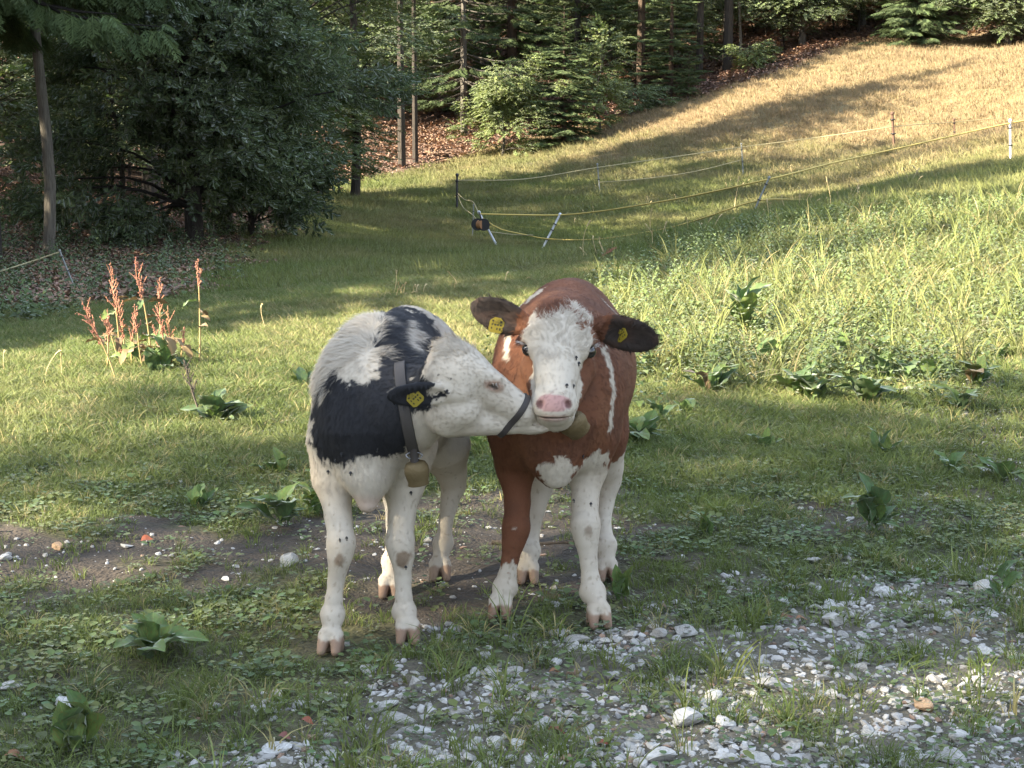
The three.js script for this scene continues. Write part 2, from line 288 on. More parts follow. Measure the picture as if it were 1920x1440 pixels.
function conifer(o, op) {
  const r = rng(op.seed), kind = op.kind || 'spruce', geos = SPRAY[kind], lists = geos.map(() => []), wood = [], h = op.h, yb = op.base ?? 1, R = op.r, tr = op.tr || h * 0.012 + 0.04, S = op.s || 1;
  const lean = op.lean || [0, 0], tp = y => V(lean[0] * (y / h) ** 2, y, lean[1] * (y / h) ** 2);
  wood.push(tube([V(0, -0.3, 0), tp(h * 0.3), tp(h * 0.7), tp(h)], tr, 0.015, 8, 14));
  const step = op.step || 0.42;
  for (let y = yb; y < h * 0.985; y += step * (0.7 + 0.6 * r())) {
    const f = (y - yb) / (h - yb), L0 = Math.max(0.18, R * Math.pow(1 - f, op.pow || 0.8)), nb = Math.round((op.whorl || 6) * (0.75 + 0.5 * r()) * (f > 0.8 ? 0.7 : 1)), a0 = r() * 7;
    for (let b = 0; b < nb; b++) {
      const dead = r() < (op.bare || 0), a = a0 + b / nb * Math.PI * 2 + (r() - 0.5) * 0.7, L = L0 * (0.65 + 0.5 * r()), sag = (op.sag ?? 0.35) * (1 - f * 1.3), yy = y + (r() - 0.5) * step;
      const ca = Math.cos(a), sa = Math.sin(a), B = t => { const p = tp(yy); return V(p.x + ca * L * t, p.y - sag * L * t + (sag * 0.45) * L * t * t * t + (f > 0.7 ? 0.35 * L * t : 0), p.z + sa * L * t); };
      wood.push(tube([B(0), B(0.5), B(1)], Math.min(tr * 0.3, 0.012 + L * 0.008), 0.005, 4, 4));
      if (dead) continue;
      const tone = 0.8 + 0.4 * r(), gap = (op.gap || 0.24) * S;
      for (let t = L < 0.6 ? 0 : (op.inner ?? 0.25); t <= 1.001; t += gap / L) {
        const p = B(Math.min(1, t)), fwd = B(Math.min(1, t + 0.05)).sub(B(Math.max(0, t - 0.05)));
        for (let q = 0; q < (op.twigs || 2); q++) {
          const side = (q % 2 ? 1 : -1) * (0.25 + 0.7 * r()) * (t > 0.9 ? 0.3 : 1), d = fwd.clone().normalize().applyAxisAngle(V(0, 1, 0), side); d.y -= (op.hang ?? 0.15) * (0.5 + r());
          lists[(r() * geos.length) | 0].push({ m: aim(p.clone().add(V((r() - 0.5) * 0.08, (r() - 0.5) * 0.1, (r() - 0.5) * 0.08)), d, (r() - 0.5) * 0.7, S * (0.65 + 0.5 * r()) * (0.55 + 0.45 * Math.min(1, L / 1.2))), c: tint([op.col[0] * tone, op.col[1] * tone, op.col[2] * tone], r, 0.2) });
        }
      }
    }
  }
  part('trunk', mergeGeometries(wood), op.bark || BARK.brown, o);
  finish(o, lists, geos, LEAFM.needle);
}
const COL = { beech: [0.105, 0.15, 0.034], oak: [0.1, 0.14, 0.05], spruce: [0.075, 0.11, 0.034], hazel: [0.16, 0.205, 0.045] };
const foot = (px, d) => { const x = at(px, 600, d).x; return V(x, H(x, -d), -d); };
function tree(build, name, label, px, d, op, group, category = 'tree') { const o = thing(name, label, category, foot(px, d), group); build(o, op); return o; }

// the left edge of the wood, nearest first
tree(conifer, 'spruce_tree', 'dark drooping spruce whose hanging branches fill the top left corner', -10, 19, { seed: 1, kind: 'spruce', h: 16, r: 2.3, base: 3.7, col: COL.spruce, sag: 0.55, hang: 0.9, whorl: 9, step: 0.26, tr: 0.15, gap: 0.22, s: 0.62, twigs: 4, inner: 0.15, bark: BARK.dark });
tree(broadleaf, 'slender_tree', 'slim tree with pale sun-flecked trunk at the left edge of the wood', 92, 20.8, { seed: 2, h: 13, tr: 0.07, r: [2.4, 4, 2.4], c: [0, 8.2, 0], n: 40, m: 22, col: COL.beech, bark: BARK.pale, floor: 3.4 });
tree(broadleaf, 'oak_tree', 'low-branched oak with bluish green leaves hanging to the ground left of centre', 370, 23.5, { seed: 3, kind: 'oak', h: 11, tr: 0.12, r: [2.2, 3.2, 2.0], c: [0.05, 2.9, 0], n: 84, m: 42, cr: 0.55, bumpy: 0.75, flat: 0.75, roll: 1.8, col: COL.oak, bark: BARK.dark, floor: 0.35, arch: 0.35 });
tree(broadleaf, 'oak_shrub', 'oak shrub reaching right from the foot of the low oak', 465, 25.5, { seed: 52, kind: 'oak', h: 4.6, tr: 0.05, r: [1.4, 1.9, 1.2], c: [0, 2.0, 0], n: 46, m: 32, cr: 0.5, bumpy: 0.6, flat: 0.75, roll: 1.8, col: COL.oak, bark: BARK.dark, floor: 0.3 });
tree(broadleaf, 'understory_beech', 'dark low beech shrub between the oak and the meadow', 500, 35, { seed: 31, h: 4.5, tr: 0.04, r: [1.6, 1.7, 1.3], c: [0, 1.8, 0], n: 36, m: 20, cr: 0.55, col: COL.beech, floor: 0.3, bark: BARK.dark });
tree(broadleaf, 'understory_beech', 'low beech shrub at the meadow edge below the large beech', 615, 50, { seed: 32, h: 5, tr: 0.04, r: [1.7, 2.2, 1.4], c: [0, 2.3, 0], n: 40, m: 20, cr: 0.6, col: COL.beech, floor: 0.7, bark: BARK.dark });
tree(broadleaf, 'understory_beech', 'leafy sapling in the shade behind the slim pale trunk', 230, 31, { seed: 33, h: 6, tr: 0.05, r: [1.7, 2.2, 1.3], c: [0, 2.6, 0], n: 40, m: 20, cr: 0.6, col: COL.beech, floor: 0.9, bark: BARK.dark });
tree(broadleaf, 'oak_tree', 'second oak whose leafy limbs spread above the low one', 430, 27, { seed: 43, kind: 'oak', h: 12, tr: 0.14, r: [2.9, 3.4, 2.2], c: [0.2, 6.6, 0], n: 84, m: 40, cr: 0.75, bumpy: 0.7, flat: 0.6, roll: 1.6, col: COL.oak, bark: BARK.dark, floor: 3.0, arch: 0.3 });
tree(broadleaf, 'understory_beech', 'dark beech sapling with low leaves at the far left edge', 0, 27, { seed: 4, h: 4.5, tr: 0.05, r: [1.3, 1.5, 1.2], c: [0.2, 1.9, 0], n: 26, m: 16, cr: 0.5, col: COL.beech, floor: 0.6, bark: BARK.dark });
tree(broadleaf, 'beech_tree', 'broad dark beech rising behind the low oak', 300, 33, { seed: 5, h: 18, tr: 0.16, r: [4.2, 7.6, 4], c: [0, 8.4, 0], n: 110, m: 30, cr: 1.1, col: COL.beech, floor: 1.8 });
tree(broadleaf, 'beech_tree', 'large beech with leaves down to the meadow edge right of the oak', 560, 42, { seed: 6, h: 19, tr: 0.14, r: [3.6, 7.4, 3.6], c: [0, 7.2, 0], n: 130, m: 30, cr: 1.0, col: COL.beech, floor: 0.8, bark: BARK.dark });
tree(broadleaf, 'beech_tree', 'beech with bright sunlit leaf patches left of the bare dark trunks', 668, 50, { seed: 7, h: 19, tr: 0.13, r: [3.0, 8.2, 3.4], c: [0.2, 9.0, 0], n: 120, m: 30, cr: 1.0, col: COL.beech, floor: 1.9, bark: BARK.dark });
tree(broadleaf, 'beech_tree', 'beech deep in the shade behind the slim pale trunk', 100, 38, { seed: 8, h: 17, tr: 0.16, r: [4.4, 7.4, 3.6], c: [0, 7.8, 0], n: 100, m: 26, cr: 1.1, col: COL.beech, floor: 1.6, bark: BARK.dark });
// the wood behind the meadow
tree(conifer, 'bare_spruce', 'spruce with a straight dark bare trunk in the gap right of the beeches', 757, 60, { seed: 9, h: 21, r: 2.2, base: 7.5, col: COL.spruce, tr: 0.16, bark: BARK.dark, bare: 0.2 });
tree(conifer, 'bare_spruce', 'thinner dark bare trunk beside the straight one in the gap', 782, 61.5, { seed: 10, h: 18, r: 1.8, base: 7.5, col: COL.spruce, tr: 0.12, bark: BARK.dark, bare: 0.3 });
tree(conifer, 'grey_spruce', 'half-bare grey spruce with light branch tips left of the hazel bush', 872, 66, { seed: 11, kind: 'spruce', h: 19, r: 3.0, base: 1.8, col: COL.spruce, bark: BARK.grey, bare: 0.55, sag: 0.3, whorl: 6, tr: 0.16 });
tree(conifer, 'spruce_tree', 'dense dark spruce standing behind the sunlit bushes', 960, 70, { seed: 12, h: 20, r: 3.0, base: 0.8, col: COL.spruce });
tree(broadleaf, 'hazel_bush', 'sunlit yellow-green bush at the foot of the meadow slope', 940, 60.5, { seed: 13, kind: 'bush', h: 3.9, tr: 0.05, r: [1.55, 2.0, 1.3], c: [0.1, 1.9, 0], n: 90, m: 24, cr: 0.4, bumpy: 0.8, flat: 0.8, col: COL.hazel, floor: 0.25, s: 1.1 }, null, 'bush');
tree(conifer, 'young_spruce', 'young sunlit spruce with a pointed tip beside the bush', 1055, 60.5, { seed: 14, h: 5.3, r: 1.5, base: 0.2, col: COL.spruce, step: 0.26, sag: 0.05, hang: 0, inner: 0.1, pow: 0.75, whorl: 7, s: 0.8 });
tree(broadleaf, 'hazel_bush', 'lower bush right of the pointed young spruce', 1120, 62.5, { seed: 15, kind: 'bush', h: 3.6, tr: 0.05, r: [1.0, 2.0, 1.0], c: [0, 1.9, 0], n: 50, m: 24, cr: 0.4, bumpy: 0.8, flat: 0.8, col: COL.hazel, floor: 0.25, s: 1.1 }, null, 'bush');
tree(conifer, 'fir_tree', 'fir with light green branch ends above the brown litter slope', 1195, 69, { seed: 16, kind: 'fir', h: 15, r: 2.5, base: 0.9, col: COL.spruce, sag: 0.1, hang: 0, bare: 0.15, step: 0.5 });
tree(conifer, 'fir_tree', 'narrow fir right of the light green one', 1250, 67, { seed: 17, kind: 'fir', h: 7.5, r: 1.4, base: 0.5, col: COL.spruce, sag: 0.1, hang: 0 });
tree(conifer, 'young_spruce', 'small spruce alone on the top edge of the meadow', 1283, 65.8, { seed: 18, h: 1.9, r: 0.62, base: 0.1, col: COL.spruce, step: 0.16, sag: 0, hang: 0, inner: 0.1, s: 0.5, whorl: 6 });
tree(conifer, 'bare_spruce', 'tall bare spruce trunk, left one of the pair above the slope', 1302, 71, { seed: 19, h: 24, r: 2.4, base: 6, col: COL.spruce, tr: 0.17, bark: BARK.dark });
tree(conifer, 'bare_spruce', 'thick dark spruce trunk, right one of the pair above the slope', 1353, 71, { seed: 20, h: 25, r: 2.6, base: 6.4, col: COL.spruce, tr: 0.24, bark: BARK.dark });
tree(broadleaf, 'slender_tree', 'thin pale stem beside the thick dark spruce trunk', 1374, 72, { seed: 21, h: 12, tr: 0.06, r: [1.5, 3, 1.5], c: [0, 9.5, 0], n: 24, m: 20, col: COL.beech, bark: BARK.pale, floor: 4 });
tree(broadleaf, 'beech_tree', 'beech with layered light leaves over the dark hollow right of the trunks', 1490, 72, { seed: 22, h: 13, tr: 0.14, r: [3.2, 2.6, 2.4], c: [0, 3.2, 0.6], n: 95, m: 30, cr: 0.8, flat: 0.28, roll: 0.4, col: COL.beech, bark: BARK.grey, floor: 0.9 });
tree(broadleaf, 'beech_tree', 'beech with a grey trunk right of the dark hollow', 1597, 76, { seed: 23, h: 15, tr: 0.17, r: [2.6, 3.2, 2.4], c: [0, 3.6, 0], n: 80, m: 28, cr: 0.9, flat: 0.35, col: COL.beech, bark: BARK.grey, floor: 0.9 });
tree(conifer, 'spruce_tree', 'bushy sunlit spruce at the top of the meadow near the right edge', 1695, 69, { seed: 24, h: 9, r: 2.0, base: 0.3, col: COL.spruce, sag: 0.25, step: 0.3, whorl: 8, inner: 0.1 });
tree(broadleaf, 'beech_tree', 'overhanging beech with yellow-green leaves in the top right corner', 1860, 69, { seed: 25, h: 9, tr: 0.16, r: [3.0, 2.0, 2.8], c: [-0.1, 2.3, 0.6], n: 110, m: 30, cr: 0.7, flat: 0.4, roll: 0.6, col: COL.beech, bark: BARK.grey, floor: 0.6 });
tree(broadleaf, 'hazel_bush', 'small bush at the foot of the bare trunk pair', 1395, 69.5, { seed: 26, kind: 'bush', h: 1.6, tr: 0.03, r: [1.0, 0.6, 0.7], c: [0, 0.7, 0], n: 26, m: 20, cr: 0.3, flat: 0.8, col: COL.hazel, floor: 0.15 }, null, 'bush');
tree(broadleaf, 'hazel_bush', 'low dark bush right of the pair of bushes along the slope edge', 1190, 65, { seed: 27, kind: 'bush', h: 1.5, tr: 0.03, r: [1.2, 0.7, 0.8], c: [0, 0.65, 0], n: 26, m: 20, cr: 0.35, flat: 0.8, col: COL.beech, floor: 0.15 }, null, 'bush');
// deeper in the wood: closes the view behind the edge
{
  const r = rng(77), G1 = 'trees deep in the wood', lab = ['dark beech deep in the wood behind the edge trees', 'dark spruce deep in the wood behind the edge trees'];
  const protoB = [1, 2].map(i => { const g = new THREE.Group(); broadleaf(g, { seed: 900 + i, h: 19, tr: 0.15, r: [3.6, 8.2, 3.6], c: [0, 9.8, 0], n: 90, m: 26, cr: 1.2, s: 1.4, col: COL.beech, floor: 1.5, bark: BARK.dark }); return g; });
  { const g = new THREE.Group(); broadleaf(g, { seed: 931, h: 19, tr: 0.15, r: [3.6, 8.2, 3.6], c: [0, 9.8, 0], n: 72, m: 20, cr: 0.95, s: 1.4, col: COL.beech, floor: 1.5, bark: BARK.dark }); protoB.push(g); }
  const protoS = [1, 2].map(i => { const g = new THREE.Group(); conifer(g, { seed: 910 + i, h: 22, r: 3.2, base: 0.8 + 1.6 * (i - 1), col: COL.spruce, step: 0.5, s: 1.3, bark: BARK.dark, bare: 0.1 }); return g; });
  for (const [px, d, k] of [[180, 47, 1], [480, 68, 1], [600, 68, 0], [660, 78, 1], [560, 86, 0], [720, 92, 1], [800, 84, 1], [850, 100, 0], [910, 80, 0], [1010, 82, 1], [1075, 76, 0], [1130, 88, 1], [1170, 100, 0], [1240, 84, 1], [1330, 92, 0],
    [1420, 84, 1], [1450, 79, 0], [1540, 84, 1], [1620, 88, 0], [1680, 82, 1], [1760, 80, 0], [1830, 82, 1], [1930, 78, 0], [2000, 84, 1], [2100, 76, 0], [960, 110, 1], [1080, 115, 0], [1500, 105, 0], [1800, 105, 1], [700, 115, 0], [420, 104, 1]]) {
    const src = (k ? protoS : protoB)[(r() * 2) | 0], o = src.clone(); o.name = numbered(k ? 'forest_spruce' : 'forest_beech'); o.position.copy(foot(px, d)); o.rotation.y = r() * 6.28; o.scale.setScalar(0.85 + 0.3 * r());
    tag(o, lab[k], 'tree', G1 + (k ? ', spruces' : ', beeches')); scene.add(o);
  }
  const under = new THREE.Group(); broadleaf(under, { seed: 951, h: 6, tr: 0.05, r: [2.0, 2.5, 1.8], c: [0, 2.6, 0], n: 46, m: 24, cr: 0.7, flat: 0.35, bumpy: 0.6, col: COL.beech, floor: 0.3, bark: BARK.dark });
  for (const [px, d] of [[735, 68], [815, 72], [1150, 75], [1215, 78], [1265, 73], [1330, 80], [1420, 78], [1455, 73.5], [1545, 75], [1585, 73], [1640, 78], [1740, 76], [1790, 74], [1900, 73], [640, 72], [545, 74], [450, 48], [250, 44], [60, 34], [690, 74], [860, 84], [960, 90], [1380, 88], [1500, 86]]) {
    const o = under.clone(); o.name = numbered('beech_sapling'); o.position.copy(foot(px, d)); o.rotation.y = r() * 6.28; o.scale.setScalar(0.7 + 0.6 * r()); tag(o, 'leafy beech sapling in the undergrowth of the wood', 'tree', 'undergrowth of the wood'); scene.add(o);
  }
  // the wood goes on outside the frame to the left: these trees shade the foreground and the hollow
  const put = (p, q, k, s, v = 0) => { const t = [Math.cos(SUN_AZ), Math.sin(SUN_AZ)], x = p * t[0] - q * t[1], d = p * t[1] + q * t[0], o = (k ? protoS : protoB)[v].clone(); o.name = numbered(k ? 'forest_spruce' : 'forest_beech'); o.position.set(x, H(x, -d), -d); o.rotation.y = (p * 7 + q * 3) % 6.28; o.scale.setScalar(s);
    tag(o, k ? 'spruce of the wood outside the frame to the left' : 'beech of the wood outside the frame to the left', 'tree', 'trees outside the frame'); scene.add(o); };
  for (const a of CASTERS) put(...a);
}
// ---------------------------------------------------------------- grass, weeds, gravel
function tuftGeo(seed, n, h, spread, w, bend, segs = 2) {
  const r = rng(seed), s = new Soup();
  for (let i = 0; i < n; i++) {
    const a = r() * 6.283, q = spread * Math.sqrt(r()), x = q * Math.cos(a), z = q * Math.sin(a), b = a + (r() - 0.5) * 2, L = h * (0.45 + 0.75 * r()), W = w * (0.7 + 0.6 * r()), k = bend * (0.3 + 1.2 * r()), f = r() * 6.283, cx = Math.cos(f) * W, cz = Math.sin(f) * W;
    let p0 = s.v(x - cx, -0.01, z - cz), p1 = s.v(x + cx, -0.01, z + cz);
    for (let j = 1; j <= segs; j++) {
      const t = j / (segs + 1), o = k * L * t * t, y = L * t * (1 - 0.35 * k * t), ww = 1 - t * 0.5;
      const q0 = s.v(x + Math.cos(b) * o - cx * ww, y, z + Math.sin(b) * o - cz * ww), q1 = s.v(x + Math.cos(b) * o + cx * ww, y, z + Math.sin(b) * o + cz * ww);
      s.t(p0, p1, q0); s.t(p1, q1, q0); p0 = q0; p1 = q1;
    }
    const t = s.v(x + Math.cos(b) * k * L, L * (1 - 0.4 * k), z + Math.sin(b) * k * L); s.t(p0, p1, t);
  }
  return s.build();
}
function weedGeo(seed, n, size) {                              // small round-leaved rosette
  const r = rng(seed), s = new Soup();
  for (let i = 0; i < n; i++) {
    const a = i / n * 6.283 + r(), d = size * (0.5 + 1.6 * r()), y = size * (0.15 + 0.9 * r()), L = size * (0.55 + 0.5 * r()), W = L * 0.42, tilt = (r() - 0.4) * 0.7, ca = Math.cos(a), sa = Math.sin(a);
    const P = (u, v, q) => { const x = d + u * Math.cos(tilt); return s.v(x * ca - v * sa, y + u * Math.sin(tilt) + q, x * sa + v * ca); };
    const b = P(0, 0, 0), l1 = P(L * 0.3, -W, L * 0.12), l2 = P(L * 0.75, -W * 0.8, L * 0.06), t = P(L, 0, -L * 0.05), r2 = P(L * 0.75, W * 0.8, L * 0.06), r1 = P(L * 0.3, W, L * 0.12), c = P(L * 0.5, 0, -L * 0.02);
    s.t(b, l1, c); s.t(l1, l2, c); s.t(l2, t, c); s.t(c, t, r2); s.t(c, r2, r1); s.t(c, r1, b);
    const g0 = s.v(0, -0.005, 0), g1 = s.v(0.0015, -0.005, 0.0015); s.t(g0, g1, b);
  }
  return s.build();
}
const HOOVES = [[620, 1226], [765, 1207], [731, 1120], [825, 1088], [938, 1160], [1123, 1177], [990, 1094], [1138, 1089]].map(([a, b]) => G(a, b)), trodden = (x, d) => HOOVES.some(h => Math.hypot(h.x - x, (-h.z - d + 0.05) * 0.7) < 0.1);
const inView = (d, r) => (r() * 2 - 1) * (0.36 * d + 0.7);
const GREEN = [0.125, 0.165, 0.028], STRAW = [0.39, 0.31, 0.14], HAY = [0.3, 0.215, 0.11];
const LUSH = zone([[1190, 720], [1260, 560], [1400, 490], [1700, 475], [2000, 475], [2000, 660], [1720, 690], [1480, 735]]);
const grassMat = leafMat(lin(1, 1, 1), 0.3);
{
  const r = rng(501), geos = [tuftGeo(1, 14, 0.075, 0.04, 0.0021, 0.8), tuftGeo(2, 12, 0.06, 0.045, 0.0024, 1.0), tuftGeo(3, 16, 0.09, 0.035, 0.0019, 0.7)], lists = [[], [], []], c = [0, 0, 0];
  const add = (L, x, d, s, dry, lum = 1) => { const k = (0.75 + 0.5 * r()) * lum, t = clamp(dry); for (let j = 0; j < 3; j++) c[j] = lerp(GREEN[j], lerp(STRAW[j], HAY[j], sstep(22, 44, d)), t) * k; L.push({ m: placed(V(x, H(x, -d), -d), (r() - 0.5) * 0.3, r() * 6.283, (r() - 0.5) * 0.3, s * (0.8 + 0.5 * r()), s * (0.6 + 0.7 * r()), s * (0.8 + 0.5 * r())), c: lin(c[0], c[1], c[2]) }); };
  for (let i = 0; i < 160000; i++) {                           // near meadow
    const d = Math.sqrt(lerp(2.6 * 2.6, 14.5 * 14.5, r())), x = inView(d, r), s = soilAt(x, d), g = gravelAt(x, d);
    const clump = 0.5 + 0.5 * n2(x * 2.3 + 40, d * 2.3) + 0.35 * n2(x * 7, d * 7 + 3);
    let p = d > 6.2 ? 1 : lerp(clamp(0.25 + clump * 0.8), 1, sstep(5, 6.4, d));
    p *= 1 - s * (0.97 - 0.25 * clamp(clump - 0.5)); p *= 1 - g * (1 - 0.5 * sstep(0.6, 1.05, clump) - 0.35 * sstep(0, -0.5, n2(x * 2.7 + 9, d * 2.7)));
    if (r() > p || (d < 5.2 && trodden(x, d))) continue;
    const sc = lerp(0.5 + (clump > 1.05 ? 0.35 : 0), 0.95, sstep(5.2, 6.6, d)) + (g > 0.3 ? 0.25 : 0);
    add(lists[(r() * 3) | 0], x, d, sc, (r() < lerp(0.07, 0.14, sstep(5, 8, d)) ? 0.75 : 0) + dryAt(x, d) * lerp(0.12, 0.8, sstep(5, 8, d)) * (0.5 + r()), 1);
  }
  lists.forEach((l, i) => { tag(instanced(numbered('meadow_grass'), geos[i], grassMat, l), 'short meadow grass covering the near pasture', 'grass'); });
  // far pasture, coarser
  const fg = [tuftGeo(11, 14, 0.17, 0.14, 0.006, 0.9), tuftGeo(12, 12, 0.2, 0.16, 0.006, 0.7)], fl = [[], []];
  for (let i = 0; i < 170000; i++) {
    const d = i < 90000 ? Math.sqrt(lerp(14 * 14, 36 * 36, r())) : Math.sqrt(lerp(34 * 34, 74 * 74, r())), x = inView(d, r);
    if (woodsAt(x, d) > 0.25 + 0.5 * r()) continue;
    const dry = dryAt(x, d); add(fl[(r() * 2) | 0], x, d, (d < 36 ? 0.75 : 1.25) * (0.7 + 0.5 * (0.5 + 0.5 * n2(x * 0.5, d * 0.5))), dry * (0.7 + 0.6 * r()), 1);
  }
  fl.forEach((l, i) => tag(instanced(numbered('hill_grass'), fg[i], grassMat, l), 'dry yellow grass on the hollow and the far hillside', 'grass'));
  // long lush grass right of the calves
  const tg = [tuftGeo(21, 12, 0.3, 0.05, 0.004, 0.75, 3), tuftGeo(22, 10, 0.24, 0.05, 0.005, 1.0, 3)], tl = [[], []];
  for (let i = 0; i < 26000; i++) {
    const d = 6.5 + 10 * r(), x = inView(d, r), z = polyDist(LUSH, x, d) + 0.5 * n2(x * 1.4, d * 1.4);
    if (z > 0.1 || r() > 0.4 + 0.5 * n2(x * 1.8, d * 1.8 + 8)) continue;
    add(tl[(r() * 2) | 0], x, d, 0.65 + 0.5 * r(), r() < 0.1 ? 0.8 : 0.05 + 0.25 * r(), 1);
  }
  for (let i = 0; i < 1500; i++) { const d = 3 + 3.4 * r(), x = inView(d, r), k = n2(x * 3.3 + 15, d * 3.3); if (k > 0.3 && !trodden(x, d) && gravelAt(x, d) > 0.1 && r() < 0.7) add(tl[(r() * 2) | 0], x, d, 0.3 + 0.3 * r(), 0.15 * r() + (r() < 0.1 ? 0.6 : 0)); }
  tl.forEach((l, i) => tag(instanced(numbered('long_grass'), tg[i], grassMat, l), 'long lush green grass tufts right of the calves', 'grass'));
  const hg = [1, 2].map(k => { const q = rng(340 + k), s = new Soup(); for (let i = 0; i < 13; i++) { const y = 0.03 + 0.24 * i / 13, a = i * 2.4 + q(), L = 0.055 * (1.15 - i / 18) * (0.7 + 0.6 * q()), W = L * 0.34, dr = 0.1 + 0.5 * q(), ca = Math.cos(a), sa = Math.sin(a); const P = (u, v, h) => s.v(u * ca - v * sa, y + h, u * sa + v * ca); const b = P(0.004, 0, 0), l = P(L * 0.45, -W, L * 0.1), m = P(L * 0.5, 0, -L * 0.02), e = P(L, 0, -L * dr), rr = P(L * 0.45, W, L * 0.1); s.t(b, l, m); s.t(l, e, m); s.t(m, e, rr); s.t(b, m, rr); } const b0 = s.v(-0.002, -0.01, 0), b1 = s.v(0.002, -0.01, 0), t = s.v(0, 0.27, 0); s.t(b0, b1, t); return s.build(); }), hl = [[], []];
  for (let i = 0; i < 16000; i++) { const d = 5.6 + 10 * r(), x = inView(d, r), z = polyDist(LUSH, x, d) + 0.6 * n2(x * 1.1 + 30, d * 1.1); if (z > 0.35 || r() > 0.5 + 0.8 * n2(x * 1.5 + 20, d * 1.5)) continue; const q = 0.75 + 0.5 * r(), u = 0.5 + 0.6 * r(); hl[(r() * 2) | 0].push({ m: placed(V(x, H(x, -d), -d), (r() - 0.5) * 0.5, r() * 6.283, (r() - 0.5) * 0.5, u), c: lin(0.11 * q, 0.16 * q, 0.034 * q) }); }
  for (let i = 0; i < 5000; i++) { const d = 12 + 18 * r(), x = -0.33 * d * r() * 1.1 - 0.5; if (woodsAt(x, d) < 0.35 || r() > 0.45 + 0.7 * n2(x * 0.9, d * 0.9)) continue; const q = 0.7 + 0.5 * r(); hl[(r() * 2) | 0].push({ m: placed(V(x, H(x, -d), -d), (r() - 0.5) * 0.8, r() * 6.283, (r() - 0.5) * 0.8, 0.7 + 0.9 * r()), c: lin(0.09 * q, 0.135 * q, 0.034 * q) }); }
  hl.forEach((l, i) => tag(instanced(numbered('leafy_weeds'), hg[i], grassMat, l), 'tangled leafy weeds in the bank right of the brown calf and under the left trees', 'weeds'));
  // low broad-leaved weeds
  const wg = [weedGeo(31, 9, 0.016), weedGeo(32, 12, 0.011), weedGeo(33, 7, 0.022)], wl = [[], [], []];
  for (let i = 0; i < 25000; i++) {
    const d = Math.sqrt(lerp(2.8 * 2.8, 9.5 * 9.5, r())), x = inView(d, r), k = n2(x * 1.6 + 60, d * 1.6) + 0.6 * n2(x * 5, d * 5 + 60), g = gravelAt(x, d), s = soilAt(x, d);
    if (r() > clamp(0.5 + 0.55 * k) * (1 - 0.55 * g) * (1 - 0.85 * s)) continue;
    const q = 0.7 + 0.6 * r(); wl[(r() * 3) | 0].push({ m: placed(V(x, H(x, -d) + 0.004, -d), (r() - 0.5) * 0.3, r() * 6.283, (r() - 0.5) * 0.3, 0.7 + 0.8 * r()), c: lin((0.075 + 0.05 * r()) * q, 0.135 * q, 0.034 * q * (0.8 + 0.5 * r())) });
  }
  wl.forEach((l, i) => tag(instanced(numbered('ground_weeds'), wg[i], leafMat(lin(1, 1, 1), 0.25), l), 'low round-leaved weeds creeping among the grass', 'weeds'));
}
// leaf litter on the floor of the wood
{
  const r = rng(601), s = new Soup();
  for (let i = 0; i < 10; i++) { const a = r() * 6.28, d = 0.28 * Math.sqrt(r()), x = d * Math.cos(a), z = d * Math.sin(a), f = r() * 6.28, L = 0.05, W = 0.028, t = (r() - 0.5) * 1.2, ca = Math.cos(f), sa = Math.sin(f), y = 0.01 + 0.03 * r(); const P = (u, v, h) => s.v(x + u * ca - v * sa, y + h, z + u * sa + v * ca); const b = P(-L, 0, 0), l = P(0, -W, 0.02), q = P(0, W, 0.02), e = P(L, 0, t * L); s.t(b, l, e); s.t(b, e, q); }
  const g = s.build(), list = [];
  for (let i = 0; i < 60000; i++) {
    const d = i < 30000 ? lerp(14, 45, r()) : lerp(45, 100, Math.sqrt(r())), x = inView(d, r); if (woodsAt(x, d) < 0.4) continue;
    const k = 0.5 + 0.9 * r(); list.push({ m: placed(V(x, H(x, -d), -d), (r() - 0.5) * 0.4, r() * 6.28, (r() - 0.5) * 0.4, d < 45 ? 1.1 : 2.2), c: lin(0.3 * k, 0.18 * k, 0.115 * k * (0.8 + 0.4 * r())) });
  }
  tag(instanced('leaf_litter', g, leafMat(lin(1, 1, 1), 0.15), list), 'dry brown leaf litter on the forest floor', 'leaf litter');
}
// stones
function stoneGeo(seed, detail) {
  const r = rng(seed), g0 = new THREE.IcosahedronGeometry(1, detail), p = g0.attributes.position, planes = [];
  for (let i = 0; i < 9; i++) planes.push([V(r() - 0.5, r() - 0.5, r() - 0.5).normalize(), 0.38 + 0.36 * r()]);
  const sx = 0.8 + 0.5 * r(), sy = 0.45 + 0.35 * r(), sz = 0.7 + 0.4 * r(), v = V(0, 0, 0);
  for (let i = 0; i < p.count; i++) {
    v.fromBufferAttribute(p, i).normalize();
    for (const [n, k] of planes) { const e = v.dot(n) - k; if (e > 0) v.addScaledVector(n, -e * 0.92); }
    v.multiplyScalar(1 + 0.07 * n3(v.x * 2.6 + seed, v.y * 2.6, v.z * 2.6)); p.setXYZ(i, v.x * sx, v.y * sy, v.z * sz);
  }
  g0.computeVertexNormals(); return g0;
}
const stoneTex = dataTexture(256, (u, v) => { const a = 0.86 + 0.12 * tiled(u, v, 6, 71) + 0.1 * tiled(u, v, 22, 74) - 0.2 * sstep(0.45, 0.8, tiled(u, v, 9, 78)); return [a, a * 0.985, a * 0.95]; });
const stoneBump = dataTexture(256, (u, v) => { const a = 0.5 + 0.2 * tiled(u, v, 12, 81) + 0.15 * tiled(u, v, 40, 84); return [a, a, a]; });
const stoneMat = c => new THREE.MeshStandardMaterial({ color: c, map: stoneTex, bumpMap: stoneBump, bumpScale: 0.003, roughness: 0.9 });
